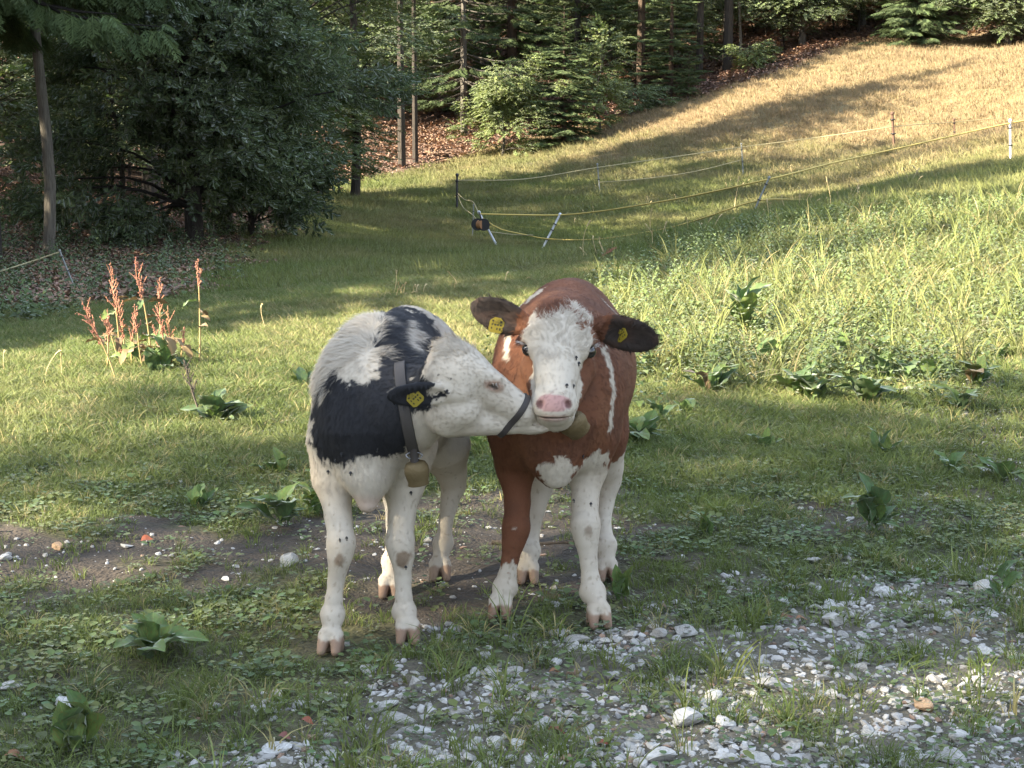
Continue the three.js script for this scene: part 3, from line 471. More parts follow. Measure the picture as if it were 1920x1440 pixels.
{
  const r = rng(701), pg = [1, 2, 3, 4].map(i => stoneGeo(800 + i, 0)), pl = [[], [], [], []];
  for (let i = 0; i < 150000; i++) {
    const d = Math.sqrt(lerp(2.7 * 2.7, 9.2 * 9.2, Math.pow(r(), 1.6))), x = inView(d, r), g = gravelAt(x, d), s = soilAt(x, d), k = n2(x * 2.7 + 9, d * 2.7) + 0.5 * n2(x * 8, d * 8);
    if (r() > g * clamp(0.6 + 0.55 * k) + s * 0.06 + 0.005) continue;
    const z = 0.0022 + 0.0165 * Math.pow(r(), 3.3), q = (r() < 0.35 ? 0.4 : 0.72) + 0.38 * r(), w = r() < 0.06;
    pl[(r() * 4) | 0].push({ m: placed(V(x, H(x, -d) + z * (0.35 * r() - 0.1), -d), (r() - 0.5) * 0.7, r() * 6.283, (r() - 0.5) * 0.7, z * (0.7 + 0.6 * r()), z, z), c: w ? lin(0.3 * q, 0.2 * q, 0.14 * q) : lin(0.5 * q, 0.475 * q, 0.435 * q) });
  }
  pl.forEach((l, i) => tag(instanced(numbered('gravel'), pg[i], new THREE.MeshStandardMaterial({ roughness: 0.92, flatShading: true }), l), 'pale limestone gravel of the track in the foreground', 'gravel'));
  const variants = Array.from({ length: 8 }, (_, i) => stoneGeo(820 + i, 2)), mats = [[0.56, 0.54, 0.5], [0.5, 0.475, 0.43], [0.6, 0.585, 0.56], [0.42, 0.4, 0.37]].map(c => stoneMat(lin(...c))), tan = stoneMat(lin(0.5, 0.33, 0.2));
  const stone = (p, w, label, group, m) => { const s = w / 2, o = single('stone', label, 'stone', variants[(r() * 8) | 0], m || mats[(r() * 4) | 0], V(p.x, p.y + s * (0.12 + 0.18 * r()), p.z), group); o.rotation.set((r() - 0.5) * 0.5, r() * 6.283, (r() - 0.5) * 0.5); o.scale.set(s, s * (0.8 + 0.4 * r()), s); };
  for (const [px, py, w, label, m] of [
    [1085, 1203, 46, 'pale angular stone just below the brown calf\'s right front hoof'], [1050, 1192, 38, 'grey rounded stone beside the pale angular one near the hooves'], [921, 1262, 38, 'upright pale stone left of a split one in the gravel between the calves'], [966, 1266, 44, 'pointed pale stone in the gravel between the calves'],
    [1290, 1358, 66, 'large white rock in the gravel below the brown calf'], [1240, 1425, 64, 'white rock cut by the bottom edge right of centre'], [1358, 1362, 46, 'flat white stone right of the large white rock'], [1730, 1330, 46, 'rust-stained tan stone on the gravel at right', tan],
    [520, 1408, 60, 'blocky grey-white stone at the bottom left of the gravel'], [780, 1292, 46, 'grey stone half sunk below the black and white calf'], [720, 1330, 50, 'rounded grey stone in the lower middle gravel'], [740, 1352, 62, 'long white stone in the lower middle gravel'], [778, 1372, 58, 'white stone right of the long one in the lower middle'],
    [1660, 1115, 44, 'white stone, left one of two at the upper edge of the gravel'], [1703, 1120, 40, 'white stone, right one of two at the upper edge of the gravel'], [1557, 1140, 42, 'veined white stone left of the two upper white ones'], [1523, 1053, 32, 'white stone alone in the grass above the gravel'], [1560, 1168, 46, 'broad pale stone beside two red leaves'],
    [1282, 1190, 50, 'flat white stone at the upper left of the gravel'], [236, 1026, 27, 'pale upright stone on the bare soil at left'], [12, 1050, 26, 'white stone on the bare soil at the left edge'], [542, 1060, 46, 'flat white stone on soil left of the black and white calf'], [110, 1030, 26, 'tan stone on the bare soil near the left edge', tan],
    [125, 1330, 58, 'wedge-shaped white stone in the grass at lower left'], [1856, 892, 44, 'white stone by the bare ground at the right edge'], [1703, 733, 34, 'pinkish pale stone on the sunlit track at right'], [1840, 1105, 40, 'white stone in the gravel near the right edge'], [20, 1288, 40, 'white stone at the lower left edge'],
    [520, 1305, 42, 'flat white stone left of the gravel below the black calf'], [1905, 1235, 34, 'white stone at the right edge of the gravel'], [1455, 1290, 60, 'pale rock in the middle of the gravel'], [155, 1385, 44, 'pale stone behind upright leaves at bottom left'], [608, 1258, 24, 'small pale stone under the black calf\'s front hoof'], [690, 1258, 30, 'small mossy stone between the black calf\'s front hooves'],
    [1420, 1425, 50, 'pale stone at the bottom edge in the gravel'], [1780, 1425, 54, 'pale stone at the bottom edge near the right corner']]) { const p = G(px, py); stone(p, w / F * -p.z * 1.2, label, null, m); }
  let n = 0;
  while (n < 255) { const d = Math.sqrt(lerp(3.15 * 3.15, 5.4 * 5.4, r())), x = (r() * 2 - 1) * 0.335 * d; if (r() > gravelAt(x, d) * (0.7 + 0.5 * n2(x * 3, d * 3))) continue; n++; stone(V(x, H(x, -d), -d), 0.024 + 0.04 * r() * r(), 'small pale limestone piece lying loose in the foreground gravel', 'loose gravel stones'); }
}
// ---------------------------------------------------------------- dock plants, dead stalks, twigs
const DOCKTEX = dataTexture(256, (u, v) => { const q = Math.abs(v - 0.5), rib = sstep(0.018, 0.006, q), vein = 0.5 * sstep(0.75, 1, Math.sin((u - q * 0.9) * 70)) * sstep(0.5, 0.05, q), m = 0.78 + 0.16 * tiled(u, v, 7, 61) + 0.1 * tiled(u, v, 26, 63), brown = sstep(0.42, 0.62, tiled(u, v, 11, 67)) * 0.8; return [lerp(m * 0.92 + rib * 0.5 + vein * 0.12, 0.95, brown), lerp(m + rib * 0.35 + vein * 0.12, 0.62, brown), lerp(m * 0.9 + rib * 0.5, 0.5, brown)]; });
const DOCK = (() => {                                          // unit leaf along +x, several bends
  const make = (seed, arch, wide, wave) => {
    const r = rng(seed), s = new Soup(), n = 9, rows = [];
    for (let i = 0; i <= n; i++) {
      const t = i / n, y = arch * (t - 1.25 * t * t) + 0.02 * Math.sin(t * 9 + seed), w = i === 0 ? 0.012 : t < 0.22 ? 0.014 : wide * Math.pow(Math.max(0, Math.sin(Math.PI * Math.pow((t - 0.2) / 0.8, 0.7))), 0.6) + 0.006, row = [];
      for (const q of [-1, -0.5, 0, 0.5, 1]) row.push(s.v(t, y + Math.abs(q) * w * 0.35 + wave * Math.sin(t * 16 + q * 5 + seed) * Math.abs(q) * w, q * w * (1 + 0.12 * Math.sin(t * 21 + q * 3))));
      rows.push(row);
    }
    for (let i = 0; i < n; i++) for (let j = 0; j < 4; j++) { s.t(rows[i][j], rows[i][j + 1], rows[i + 1][j]); s.t(rows[i][j + 1], rows[i + 1][j + 1], rows[i + 1][j]); }
    const g = s.build(), P = g.attributes.position, uv = new Float32Array(P.count * 2); for (let i = 0; i < P.count; i++) { uv[i * 2] = P.getX(i); uv[i * 2 + 1] = 0.5 + P.getZ(i) * 2.2; } g.setAttribute('uv', new THREE.BufferAttribute(uv, 2)); return g;
  };
  return [make(1, 0.5, 0.18, 0.3), make(2, 0.3, 0.22, 0.25), make(3, 0.75, 0.17, 0.35), make(4, 0.25, 0.2, 0.3), make(5, 0.9, 0.23, 0.25)];
})();
const dockMats = [[0.11, 0.18, 0.045], [0.14, 0.21, 0.045], [0.1, 0.165, 0.055], [0.17, 0.225, 0.045]].map(c => leafMat(lin(...c), 0.3, { roughness: 0.95, map: DOCKTEX }));
const deadMats = [leafMat(lin(0.22, 0.15, 0.065), 0.2), leafMat(lin(0.16, 0.105, 0.05), 0.2)];
function dockLeaves(o, seed, n, L, op = {}) {
  const r = rng(seed), a0 = r() * 6.28;
  n = Math.round(n * 1.35);
  for (let i = 0; i < n; i++) {
    const f = i / n, m = part('leaf', DOCK[(r() * 5) | 0], r() < (op.dead || 0) ? deadMats[(r() * 2) | 0] : dockMats[(r() * 4) | 0], o);
    const l = 0.88 * L * (0.45 + 0.7 * r()), el = lerp((op.low ?? 0.25) + 0.2, (op.high ?? 1.05) + 0.15, r());
    m.position.set((r() - 0.5) * 0.05, 0.005 + (op.up ? r() * op.up : 0), (r() - 0.5) * 0.05); m.rotation.set((r() - 0.5) * 0.5, a0 + i * 2.4 + (r() - 0.5) * 0.5, el, 'YZX'); m.scale.set(l, l, l * (0.85 + 0.4 * r()));
  }
}
function dock(px, py, seed, n, L, label, op) { const o = thing('dock_plant', label, 'plant', G(px, py)); dockLeaves(o, seed, n, L, op); return o; }
dock(290, 1238, 1, 15, 0.17, 'large broad-leaved dock plant in the left foreground', { low: 0.15, high: 1.1 });
dock(410, 800, 2, 18, 0.24, 'dark dock plant with a dead stalk at the edge of the shade');
dock(530, 985, 3, 10, 0.19, 'dock plant with a big drooping leaf left of the black calf', { low: 0.3 });
dock(590, 968, 4, 7, 0.16, 'dock plant touching the black calf\'s left foreleg');
dock(372, 955, 5, 7, 0.13, 'small dock plant in the shaded grass at left', { low: 0.5, high: 1.3 });
dock(520, 892, 6, 5, 0.13, 'little dock with pale upright leaves left of the black calf', { low: 0.3, high: 1.2 });
dock(140, 1420, 7, 8, 0.15, 'upright long-leaved plant at the bottom left', { low: 0.9, high: 1.4 });
dock(563, 732, 8, 5, 0.14, 'small bright dock plant left of the black calf\'s shoulder', { low: 0.6, high: 1.3 });
dock(1196, 842, 9, 11, 0.2, 'dock plant close behind the brown calf on its right', { low: 0.3, high: 1.1 });
dock(1500, 752, 10, 11, 0.24, 'dock with a large round pale leaf on the shade line at right', { low: 0.3, high: 1.1 });
dock(1620, 762, 11, 12, 0.26, 'big leaved dock next to the bare sunlit track', { low: 0.3, high: 1.1 });
dock(1640, 1005, 12, 12, 0.2, 'tall leafy dock above the gravel at right', { low: 0.3, high: 1.3, up: 0.06 });
dock(1660, 862, 13, 7, 0.15, 'dock with upright leaf in the shaded grass at right', { low: 0.5, high: 1.3 });
dock(1395, 640, 14, 14, 0.3, 'tall bright yellow-green dock in the sun right of the brown calf', { low: 0.5, high: 1.3, up: 0.15 });
dock(1440, 850, 15, 5, 0.14, 'single-leaved dock in the middle of the shaded grass', { low: 0.5, high: 1.3 });
dock(1875, 1135, 16, 9, 0.09, 'small leafy weed at the right edge of the gravel', { low: 0.4, high: 1.3, up: 0.08 });
dock(1780, 890, 17, 7, 0.16, 'dock with pale flat leaves near the right bare patch', { low: 0.2, high: 0.8 });
dock(1880, 905, 18, 7, 0.16, 'dock at the right edge beside the white stone', { low: 0.2, high: 0.8 });
dock(1172, 1130, 19, 5, 0.11, 'upright bright sprout beside the brown calf\'s right hooves', { low: 1.2, high: 1.5 });
dock(1235, 800, 20, 7, 0.16, 'low dock right of the brown calf\'s flank', { low: 0.2, high: 1.0 });
dock(905, 850, 21, 6, 0.15, 'dock leaves showing between the two calves', { low: 0.4, high: 1.2 });
dock(1330, 1010, 22, 5, 0.12, 'small tuft of narrow dock leaves right of the brown calf', { low: 0.8, high: 1.4 });
{ const r = rng(77), L = 'broad dock plant in the weedy band between the brown calf and the right edge'; for (let i = 0; i < 16; i++) { const px = lerp(1210, 1900, (i + r()) / 16), py = lerp(665, 800, r()), o = thing('dock_plant', L, 'plant', G(px, py), 'dock plants of the weedy band'); dockLeaves(o, 300 + i, 5 + ((r() * 6) | 0), 0.12 + 0.14 * r(), { low: 0.2 + 0.4 * r(), high: 1.1, dead: 0.04 }); } }
const stemMat = mat(lin(0.34, 0.24, 0.1), 0.85), redStem = mat(lin(0.36, 0.17, 0.1), 0.85), seedMat = mat(lin(0.27, 0.105, 0.075), 0.9), seedMat2 = mat(lin(0.32, 0.15, 0.1), 0.9), greySeed = mat(lin(0.1, 0.08, 0.06), 0.95);
function spikeGeo(seed, h, n) {                                // branched seed head along +y
  const r = rng(seed), list = [], seeds = [], oct = new THREE.OctahedronGeometry(1, 0);
  const run = (base, dir, L, dens) => { const e = base.clone().addScaledVector(dir, L), m = base.clone().lerp(e, 0.5).add(V((r() - 0.5) * L * 0.12, 0, (r() - 0.5) * L * 0.12)); list.push(tube([base, m, e], 0.0035, 0.0015, 4, 4));
    for (let i = 0; i < dens; i++) { const t = 0.1 + 0.9 * r(), p = (t < 0.5 ? base.clone().lerp(m, t * 2) : m.clone().lerp(e, t * 2 - 1)).add(V((r() - 0.5) * 0.013, (r() - 0.5) * 0.012, (r() - 0.5) * 0.013)), s = 0.0018 + 0.003 * r(); seeds.push(oct.clone().scale(s, s * 1.2, s).translate(p.x, p.y, p.z)); } };
  run(V(0, 0, 0), V(0, 1, 0), h, n * 4);
  for (let i = 0; i < n; i++) { const t = i / n * 0.85, a = r() * 6.28, b = 0.35 + 0.5 * r(); run(V(0, h * t, 0), V(Math.cos(a) * b, 1, Math.sin(a) * b).normalize(), h * (0.36 - t * 0.18) * (0.5 + 0.9 * r()), 8); }
  return [mergeGeometries(list), mergeGeometries(seeds)];
}
function stalk(px, py, tx, ty, seed, label, op = {}) {         // dock stalk from the ground at (px,py) to the tip at (tx,ty)
  const p = G(px, py), e = at(tx, ty, -p.z + (op.dz || 0)).sub(p), o = thing('dock_stalk', label, 'plant', p, op.group), r = rng(seed), L = e.length();
  const b = V((r() - 0.5) * 0.06, 0, (r() - 0.5) * 0.06), c = t => e.clone().multiplyScalar(t).addScaledVector(b, Math.sin(t * 3.14)), t0 = op.head ?? 0.6;
  part('stem', tube([V(0, -0.02, 0), c(0.3), c(0.6), c(t0 + 0.03)], 0.006, 0.0035, 5, 10), op.stem || stemMat, o);
  const [g, s] = spikeGeo(seed + 50, L * (1 - t0), op.n || 8), dir = e.clone().normalize(), q = new THREE.Quaternion().setFromUnitVectors(V(0, 1, 0), dir), h = part('seed_head', g, op.stem || redStem, o);
  h.position.copy(c(t0)); h.quaternion.copy(q); part('seeds', s, op.seedMat || (seed % 2 ? seedMat : seedMat2), h);
  for (let i = 0; i < (op.leaves ?? 4); i++) { const t = 0.15 + 0.5 * r(), m = part('leaf', DOCK[(r() * 5) | 0], r() < 0.5 ? dockMats[(r() * 4) | 0] : deadMats[(r() * 2) | 0], o), l = 0.07 + 0.1 * r(); m.position.copy(c(t)); m.rotation.set((r() - 0.5), r() * 6.28, -0.6 + r(), 'YZX'); m.scale.set(l, l, l); }
  return o;
}
stalk(222, 720, 148, 565, 1, 'rust-red dock stalk leaning to the left in the sunlit clump', { head: 0.45, n: 12, leaves: 1 });
stalk(225, 690, 202, 492, 2, 'tall rust-red dock stalk second from the left of the clump', { head: 0.45, n: 12 });
stalk(285, 690, 248, 482, 3, 'tallest red dock stalk in the middle of the clump', { head: 0.62, n: 12, leaves: 8 });
stalk(292, 680, 292, 520, 4, 'red dock stalk just right of the tallest one', { head: 0.6, leaves: 5 });
stalk(322, 700, 312, 572, 5, 'short yellowish dock stalk at the right of the clump', { head: 0.4, n: 7, seedMat: mat(lin(0.36, 0.2, 0.09), 0.9) });
stalk(374, 690, 370, 486, 6, 'single dock stalk with few leaves standing apart at the right', { head: 0.72, n: 6, leaves: 4 });
stalk(230, 690, 236, 600, 7, 'short reddish dock stalk low in the clump', { head: 0.3, n: 7, leaves: 2 });
stalk(388, 800, 352, 672, 8, 'dead grey dock stalk rising from the dark dock plant', { head: 0.4, n: 8, leaves: 0, stem: greySeed, seedMat: greySeed });
stalk(1115, 492, 1160, 462, 9, 'reddish dry dock stalk lying low on the crest behind the calves', { head: 0.35, n: 8, leaves: 0 });
{ const r = rng(99); for (let i = 0; i < 9; i++) { const px = lerp(195, 345, (i + r()) / 9), py = 680 + 26 * r(); stalk(px, py, px + (r() - 0.6) * 60, py - 60 - 90 * r(), 20 + i, 'thin reddish side stalk within the sunlit dock clump', { head: 0.4 + 0.2 * r(), n: 6, leaves: 3, group: 'thin stalks of the dock clump' }); } }
{ const o = thing('dock_plant', 'green dock leaves at the foot of the red stalk clump', 'plant', G(300, 705)); dockLeaves(o, 40, 16, 0.22, { low: 0.4, high: 1.4 }); }
// dry grass stalks along the crest
{
  const r = rng(888), sm = mat(lin(0.5, 0.39, 0.2), 0.9), pts = [];
  const add = (px, py, tx, ty, label) => { const p = G(px, py), e = at(tx, ty, -p.z).sub(p), L = e.length(), b = V((r() - 0.5) * L * 0.25, 0, (r() - 0.5) * 0.1), w = 0.0028 * Math.max(1, -p.z / 9);
    const o = thing('dry_stalk', label, 'dry grass stalk', p, label.startsWith('dry straw') ? 'dry stalks on the crest' : undefined), c = t => e.clone().multiplyScalar(t).addScaledVector(b, Math.sin(t * 3.1) );
    part('stem', tube([V(0, -0.02, 0), c(0.35), c(0.7), e], w, w * 0.5, 4, 7), sm, o);
    const hd = c(0.85); part('seed_head', tube([hd, c(0.93).add(V(0.004, 0, 0)), e.clone().add(V(0.01, -0.006, 0))], w * 1.5, w * 1.2, 4, 4), sm, o); };
  add(733, 560, 742, 505, 'bent dry stalk behind the black calf\'s back'); add(860, 545, 838, 508, 'hooked dry stalk between the two calves\' backs'); add(505, 625, 490, 568, 'dry stalk left of the black calf near the shade line'); add(1097, 492, 1106, 412, 'tall straight straw stalk right of the tilted white post');
  add(1220, 442, 1222, 390, 'straw stalk on the crest left of the leaning grey post'); add(1375, 400, 1385, 330, 'thin straw stalk beside the leaning grey post'); add(1440, 415, 1437, 372, 'leafy straw stalk on the crest right of the leaning post'); add(1560, 400, 1548, 330, 'tall seeded straw stalk in the shaded hollow at right');
  add(85, 720, 112, 655, 'dry stalk leaning right at the far left'); add(118, 718, 114, 660, 'dry forked stalk at the far left'); add(8, 700, 8, 655, 'single dry stalk at the left frame edge');
  for (let i = 0; i < 44; i++) { const f = r(), px = lerp(1080, 1760, f), py = lerp(495, 345, f) - 8 * r() + 10 * r() - 6; add(px, py, px + (r() - 0.5) * 40, py - 14 - 26 * r(), 'dry straw stalk on the grassy crest in front of the fence'); }
  for (let i = 0; i < 16; i++) { const px = lerp(690, 1010, r()), py = lerp(566, 525, (px - 690) / 320) + 6; add(px, py, px + (r() - 0.5) * 40, py - 14 - 22 * r(), 'dry straw stalk on the sunlit crest behind the calves'); }
  for (let i = 0; i < 26; i++) { const px = lerp(1000, 1700, r()), py = lerp(440, 300, (px - 1000) / 700) - 20 * r(); add(px, py, px + (r() - 0.5) * 14, py - 8 - 9 * r(), 'dry straw stalk in the shaded hollow beyond the fence'); }
}
// sticks and fallen leaves
{
  const sm = bark(lin(0.24, 0.19, 0.14), 0.004), r = rng(912);
  const stick = (pts, rad, label) => { const w = pts.map(([px, py]) => { const p = G(px, py); p.y += rad * 0.8; return p; }), b = w[0].clone(); single('stick', label, 'stick', tube(w.map(p => p.sub(b)), rad, rad * 0.6, 6, 10), sm, b); };
  stick([[922, 1020], [1000, 1023], [1085, 1019]], 0.008, 'straight grey stick on the ground behind the brown calf\'s front legs');
  stick([[600, 1335], [640, 1340], [668, 1352]], 0.006, 'short broken stick on the gravel below the black calf'); stick([[1195, 1046], [1270, 1056], [1340, 1046], [1378, 1030]], 0.006, 'thin curved twig on the grass right of the brown calf');
  stick([[1800, 1250], [1840, 1243], [1872, 1234]], 0.004, 'thin twig on the gravel at the right'); stick([[175, 830], [225, 826], [275, 816]], 0.006, 'dark twig lying on the shade line at left'); stick([[640, 1318], [700, 1300], [735, 1285]], 0.003, 'pale straw stem lying on the gravel edge');
  const lg = (() => { const s = new Soup(), n = 6, rows = []; for (let i = 0; i <= n; i++) { const t = i / n, w = 0.42 * Math.sin(Math.PI * Math.pow(t, 0.8)) + 0.01; rows.push([s.v(t - 0.5, 0.1 * Math.sin(t * 5) + w * 0.4, -w), s.v(t - 0.5, 0.1 * Math.sin(t * 5), 0), s.v(t - 0.5, 0.1 * Math.sin(t * 5) + w * 0.25, w)]); } for (let i = 0; i < n; i++) for (let j = 0; j < 2; j++) { s.t(rows[i][j], rows[i][j + 1], rows[i + 1][j]); s.t(rows[i][j + 1], rows[i + 1][j + 1], rows[i + 1][j]); } return s.build(); })();
  const reds = [[0.26, 0.07, 0.03], [0.2, 0.07, 0.05], [0.28, 0.13, 0.06]].map(c => leafMat(lin(...c), 0.15));
  const fall = (px, py, w, k, label) => { const p = G(px, py); p.y += 0.012; const m = single('fallen_leaf', label, 'leaf', lg, reds[k], p); m.scale.setScalar(w / F * -p.z * 1.2); m.rotation.set((r() - 0.5) * 0.5, r() * 0.8 - 0.4, (r() - 0.5) * 0.4); };
  fall(1046, 1381, 34, 0, 'bright red-brown fallen leaf on the gravel below the calves'); fall(533, 1391, 24, 1, 'dark red fallen leaf at the bottom left of the gravel'); fall(1475, 1165, 22, 1, 'purple-brown fallen leaf beside the broad pale stone'); fall(1503, 1168, 20, 2, 'orange-brown fallen leaf touching the broad pale stone');
  fall(30, 1430, 40, 2, 'brown fallen leaf in the bottom left corner'); fall(275, 1018, 20, 0, 'red-brown fallen leaf on the bare soil at left'); fall(1040, 1268, 20, 2, 'orange fallen leaf on the gravel between the hooves'); fall(575, 1362, 26, 0, 'brown fallen leaf by the short broken stick'); fall(1130, 1404, 24, 0, 'small red fallen leaf near the bottom edge');
}
// ---------------------------------------------------------------- pasture fence
const plasticWhite = mat(lin(0.72, 0.73, 0.76), 0.5), steelDark = mat(lin(0.05, 0.05, 0.055), 0.6, { metalness: 0.3 }), rust = mat(lin(0.1, 0.055, 0.035), 0.85), greyPost = mat(lin(0.26, 0.27, 0.25), 0.7), ropeMat = mat(lin(0.62, 0.46, 0.13), 0.8), ropeDim = mat(lin(0.42, 0.36, 0.2), 0.85), blackPlastic = mat(lin(0.015, 0.015, 0.016), 0.4), woodReel = mat(lin(0.35, 0.17, 0.07), 0.7);
function post(px, py, tx, ty, d, rad, m, label, op = {}) {     // foot and tip in photo pixels, d metres away
  const p = at(px, py, d), g = H(p.x, p.z); p.y = Math.min(p.y, g); const e = at(tx, ty, d + (op.dz || 0)).sub(p), o = thing('fence_post', label, 'fence post', p);
  const dir = e.clone().normalize();
  part('stake', tube([dir.clone().multiplyScalar(-0.25), e], rad, rad * 0.92, 8, 2), m, o);
  const cap = part('cap', new THREE.SphereGeometry(rad * 1.5, 10, 8), op.cap || m, o); cap.position.copy(e);
  for (const t of op.clips || [0.5, 0.85]) { const c = part('insulator', new THREE.TorusGeometry(rad * 1.5, rad * 0.5, 6, 10), op.clip || blackPlastic, o); c.position.copy(e).multiplyScalar(t); c.quaternion.setFromUnitVectors(V(0, 0, 1), dir); }
  return o;
}
post(857, 404, 857, 328, 42, 0.032, steelDark, 'dark upright fence post at the left end of the pasture fence');
post(885, 466, 888, 384, 32, 0.014, greyPost, 'thin grey-green post just left of the hanging rope reel');
post(935, 467, 898, 398, 30, 0.022, plasticWhite, 'white plastic post leaning left with the rope reel beside it', { clips: [0.55] });
post(1013, 474, 1050, 402, 30, 0.022, plasticWhite, 'white plastic post leaning right in the hollow behind the calves', { clips: [0.35, 0.6, 0.75] });
post(1125, 364, 1120, 308, 44, 0.02, greyPost, 'thin grey post in the shaded hollow right of the leaning pair');
post(1394, 337, 1390, 270, 46, 0.02, greyPost, 'thin grey post standing on the shade line of the hill');
post(1677, 288, 1673, 213, 46, 0.04, rust, 'rusty brown steel post in the sunlit hillside fence');
post(1791, 270, 1789, 224, 50, 0.028, rust, 'short brown post right of the rusty steel one');
post(1895, 318, 1894, 226, 31, 0.024, plasticWhite, 'upright white plastic post near the right edge');
post(1405, 405, 1442, 333, 24, 0.016, greyPost, 'leaning grey post half hidden by the grassy crest');
post(142, 545, 112, 470, 16, 0.01, greyPost, 'slanted thin stake in the dark at the left edge');
const steelTiny = greyPost; void steelTiny;
function rope(pts, rad, m, label) { const w = pts.map(([px, py, d]) => at(px, py, d)), b = w[0].clone(); return single('fence_rope', label, 'rope', tube(w.map(p => p.sub(b)), rad, rad, 6, (pts.length - 1) * 10), m, b); }
rope([[898, 401, 30], [960, 402.5, 30], [1050, 403, 30], [1240, 378, 27], [1442, 336, 24], [1560, 306, 26], [1680, 279, 28], [1790, 254, 29.5], [1894, 231, 31], [1990, 215, 32]], 0.016, ropeMat, 'thick yellow fence rope running from the leaning posts up to the right');
rope([[900, 405, 30], [935, 428, 30], [985, 440, 30], [1013, 446, 30], [1110, 449, 28.5], [1250, 428, 26], [1330, 405, 24.5], [1412, 378, 24], [1520, 374, 25.5], [1640, 362, 27.5], [1770, 338, 29.5], [1894, 304, 31]], 0.012, ropeMat, 'slack lower yellow rope sagging between the leaning white posts');
rope([[915, 434, 30], [965, 440, 30], [1000, 441, 30]], 0.01, ropeDim, 'short loose rope end beneath the slack yellow rope');
rope([[858, 362, 42], [871, 374, 37], [888, 380, 32], [897, 399, 30]], 0.011, ropeDim, 'short upper rope between the dark post and the reel');
rope([[858, 366, 42], [868, 388, 38], [887, 404, 32], [905, 425, 30]], 0.011, ropeDim, 'short sagging lower rope between the dark post and the reel');
rope([[858, 338, 42], [980, 336, 43], [1121, 314, 44], [1250, 296, 45], [1390, 276, 46], [1530, 258, 46], [1674, 238, 46], [1789, 229, 50], [1990, 210, 52]], 0.012, ropeDim, 'thin far fence rope along the foot of the sunlit hill');
rope([[1121, 342, 44], [1200, 336, 44], [1300, 322, 45], [1390, 300, 46]], 0.011, ropeDim, 'thin slack rope below the far fence rope in the hollow');
rope([[-60, 528, 15.6], [0, 509, 15.8], [60, 490, 16], [113, 472, 16]], 0.008, ropeDim, 'upper rope leading left from the slanted stake');
rope([[-60, 580, 15.6], [0, 563, 15.8], [70, 543, 16], [133, 521, 16]], 0.008, ropeDim, 'lower rope leading left from the slanted stake');
{
  const o = thing('rope_reel', 'black rope reel with orange-brown drum hanging on the leaning white post', 'reel', at(901, 421, 29.9));
  for (const s of [-1, 1]) { const f = part('flange', new THREE.CylinderGeometry(0.12, 0.12, 0.02, 20), blackPlastic, o); f.rotation.set(Math.PI / 2, 0, 0.9, 'YXZ'); f.rotation.y = 0.9; f.position.set(s * 0.055 * Math.sin(0.9) * 1.4, 0, s * 0.055 * Math.cos(0.9)); }
  const d = part('drum', new THREE.CylinderGeometry(0.085, 0.085, 0.1, 18), woodReel, o); d.rotation.set(Math.PI / 2, 0, 0); d.rotation.order = 'YXZ'; d.rotation.y = 0.9;
  part('handle', tube([V(0.02, 0, 0.02), V(0.0, 0.16, 0.03), V(-0.03, 0.25, 0)], 0.014, 0.014, 6, 6), blackPlastic, o);
}
// ---------------------------------------------------------------- calves: one distance field each, meshed as one skin
const smin = (a, b, k) => { const h = Math.max(k - Math.abs(a - b), 0) / k; return Math.min(a, b) - h * h * k * 0.25; };
const smax = (a, b, k) => -smin(-a, -b, k);
function cone(a, ra, b, rb) { const bx = b.x - a.x, by = b.y - a.y, bz = b.z - a.z, il = 1 / (bx * bx + by * by + bz * bz), dr = rb - ra; return (x, y, z) => { const px = x - a.x, py = y - a.y, pz = z - a.z; let t = (px * bx + py * by + pz * bz) * il; t = t < 0 ? 0 : t > 1 ? 1 : t; const qx = px - bx * t, qy = py - by * t, qz = pz - bz * t; return Math.sqrt(qx * qx + qy * qy + qz * qz) - ra - dr * t; }; }
function ellip(c, r, fwd = V(0, 0, 1), up = V(0, 1, 0)) {      // radii along right, up, forward
  const f = fwd.clone().normalize(), s = up.clone().cross(f).normalize(), u = f.clone().cross(s), [rx, ry, rz] = r, m = Math.min(rx, ry, rz);
  return (x, y, z) => { const dx = x - c.x, dy = y - c.y, dz = z - c.z, a = (dx * s.x + dy * s.y + dz * s.z) / rx, b = (dx * u.x + dy * u.y + dz * u.z) / ry, e = (dx * f.x + dy * f.y + dz * f.z) / rz, k0 = Math.sqrt(a * a + b * b + e * e); if (k0 < 1e-4) return -m; const a1 = a / rx, b1 = b / ry, e1 = e / rz; return k0 * (k0 - 1) / Math.sqrt(a1 * a1 + b1 * b1 + e1 * e1); };
}
class Field {
  constructor() { this.ops = []; }
  add(f, k = 0.03) { this.ops.push([f, k, 0]); return this; }
  cut(f, k = 0.005) { this.ops.push([f, k, 1]); return this; }
  fn() { const ops = this.ops, n = ops.length; return (x, y, z) => { let d = 1e3; for (let i = 0; i < n; i++) { const o = ops[i], v = o[0](x, y, z); d = o[2] ? smax(d, -v, o[1]) : d > 900 ? v : smin(d, v, o[1]); } return d; }; }
}
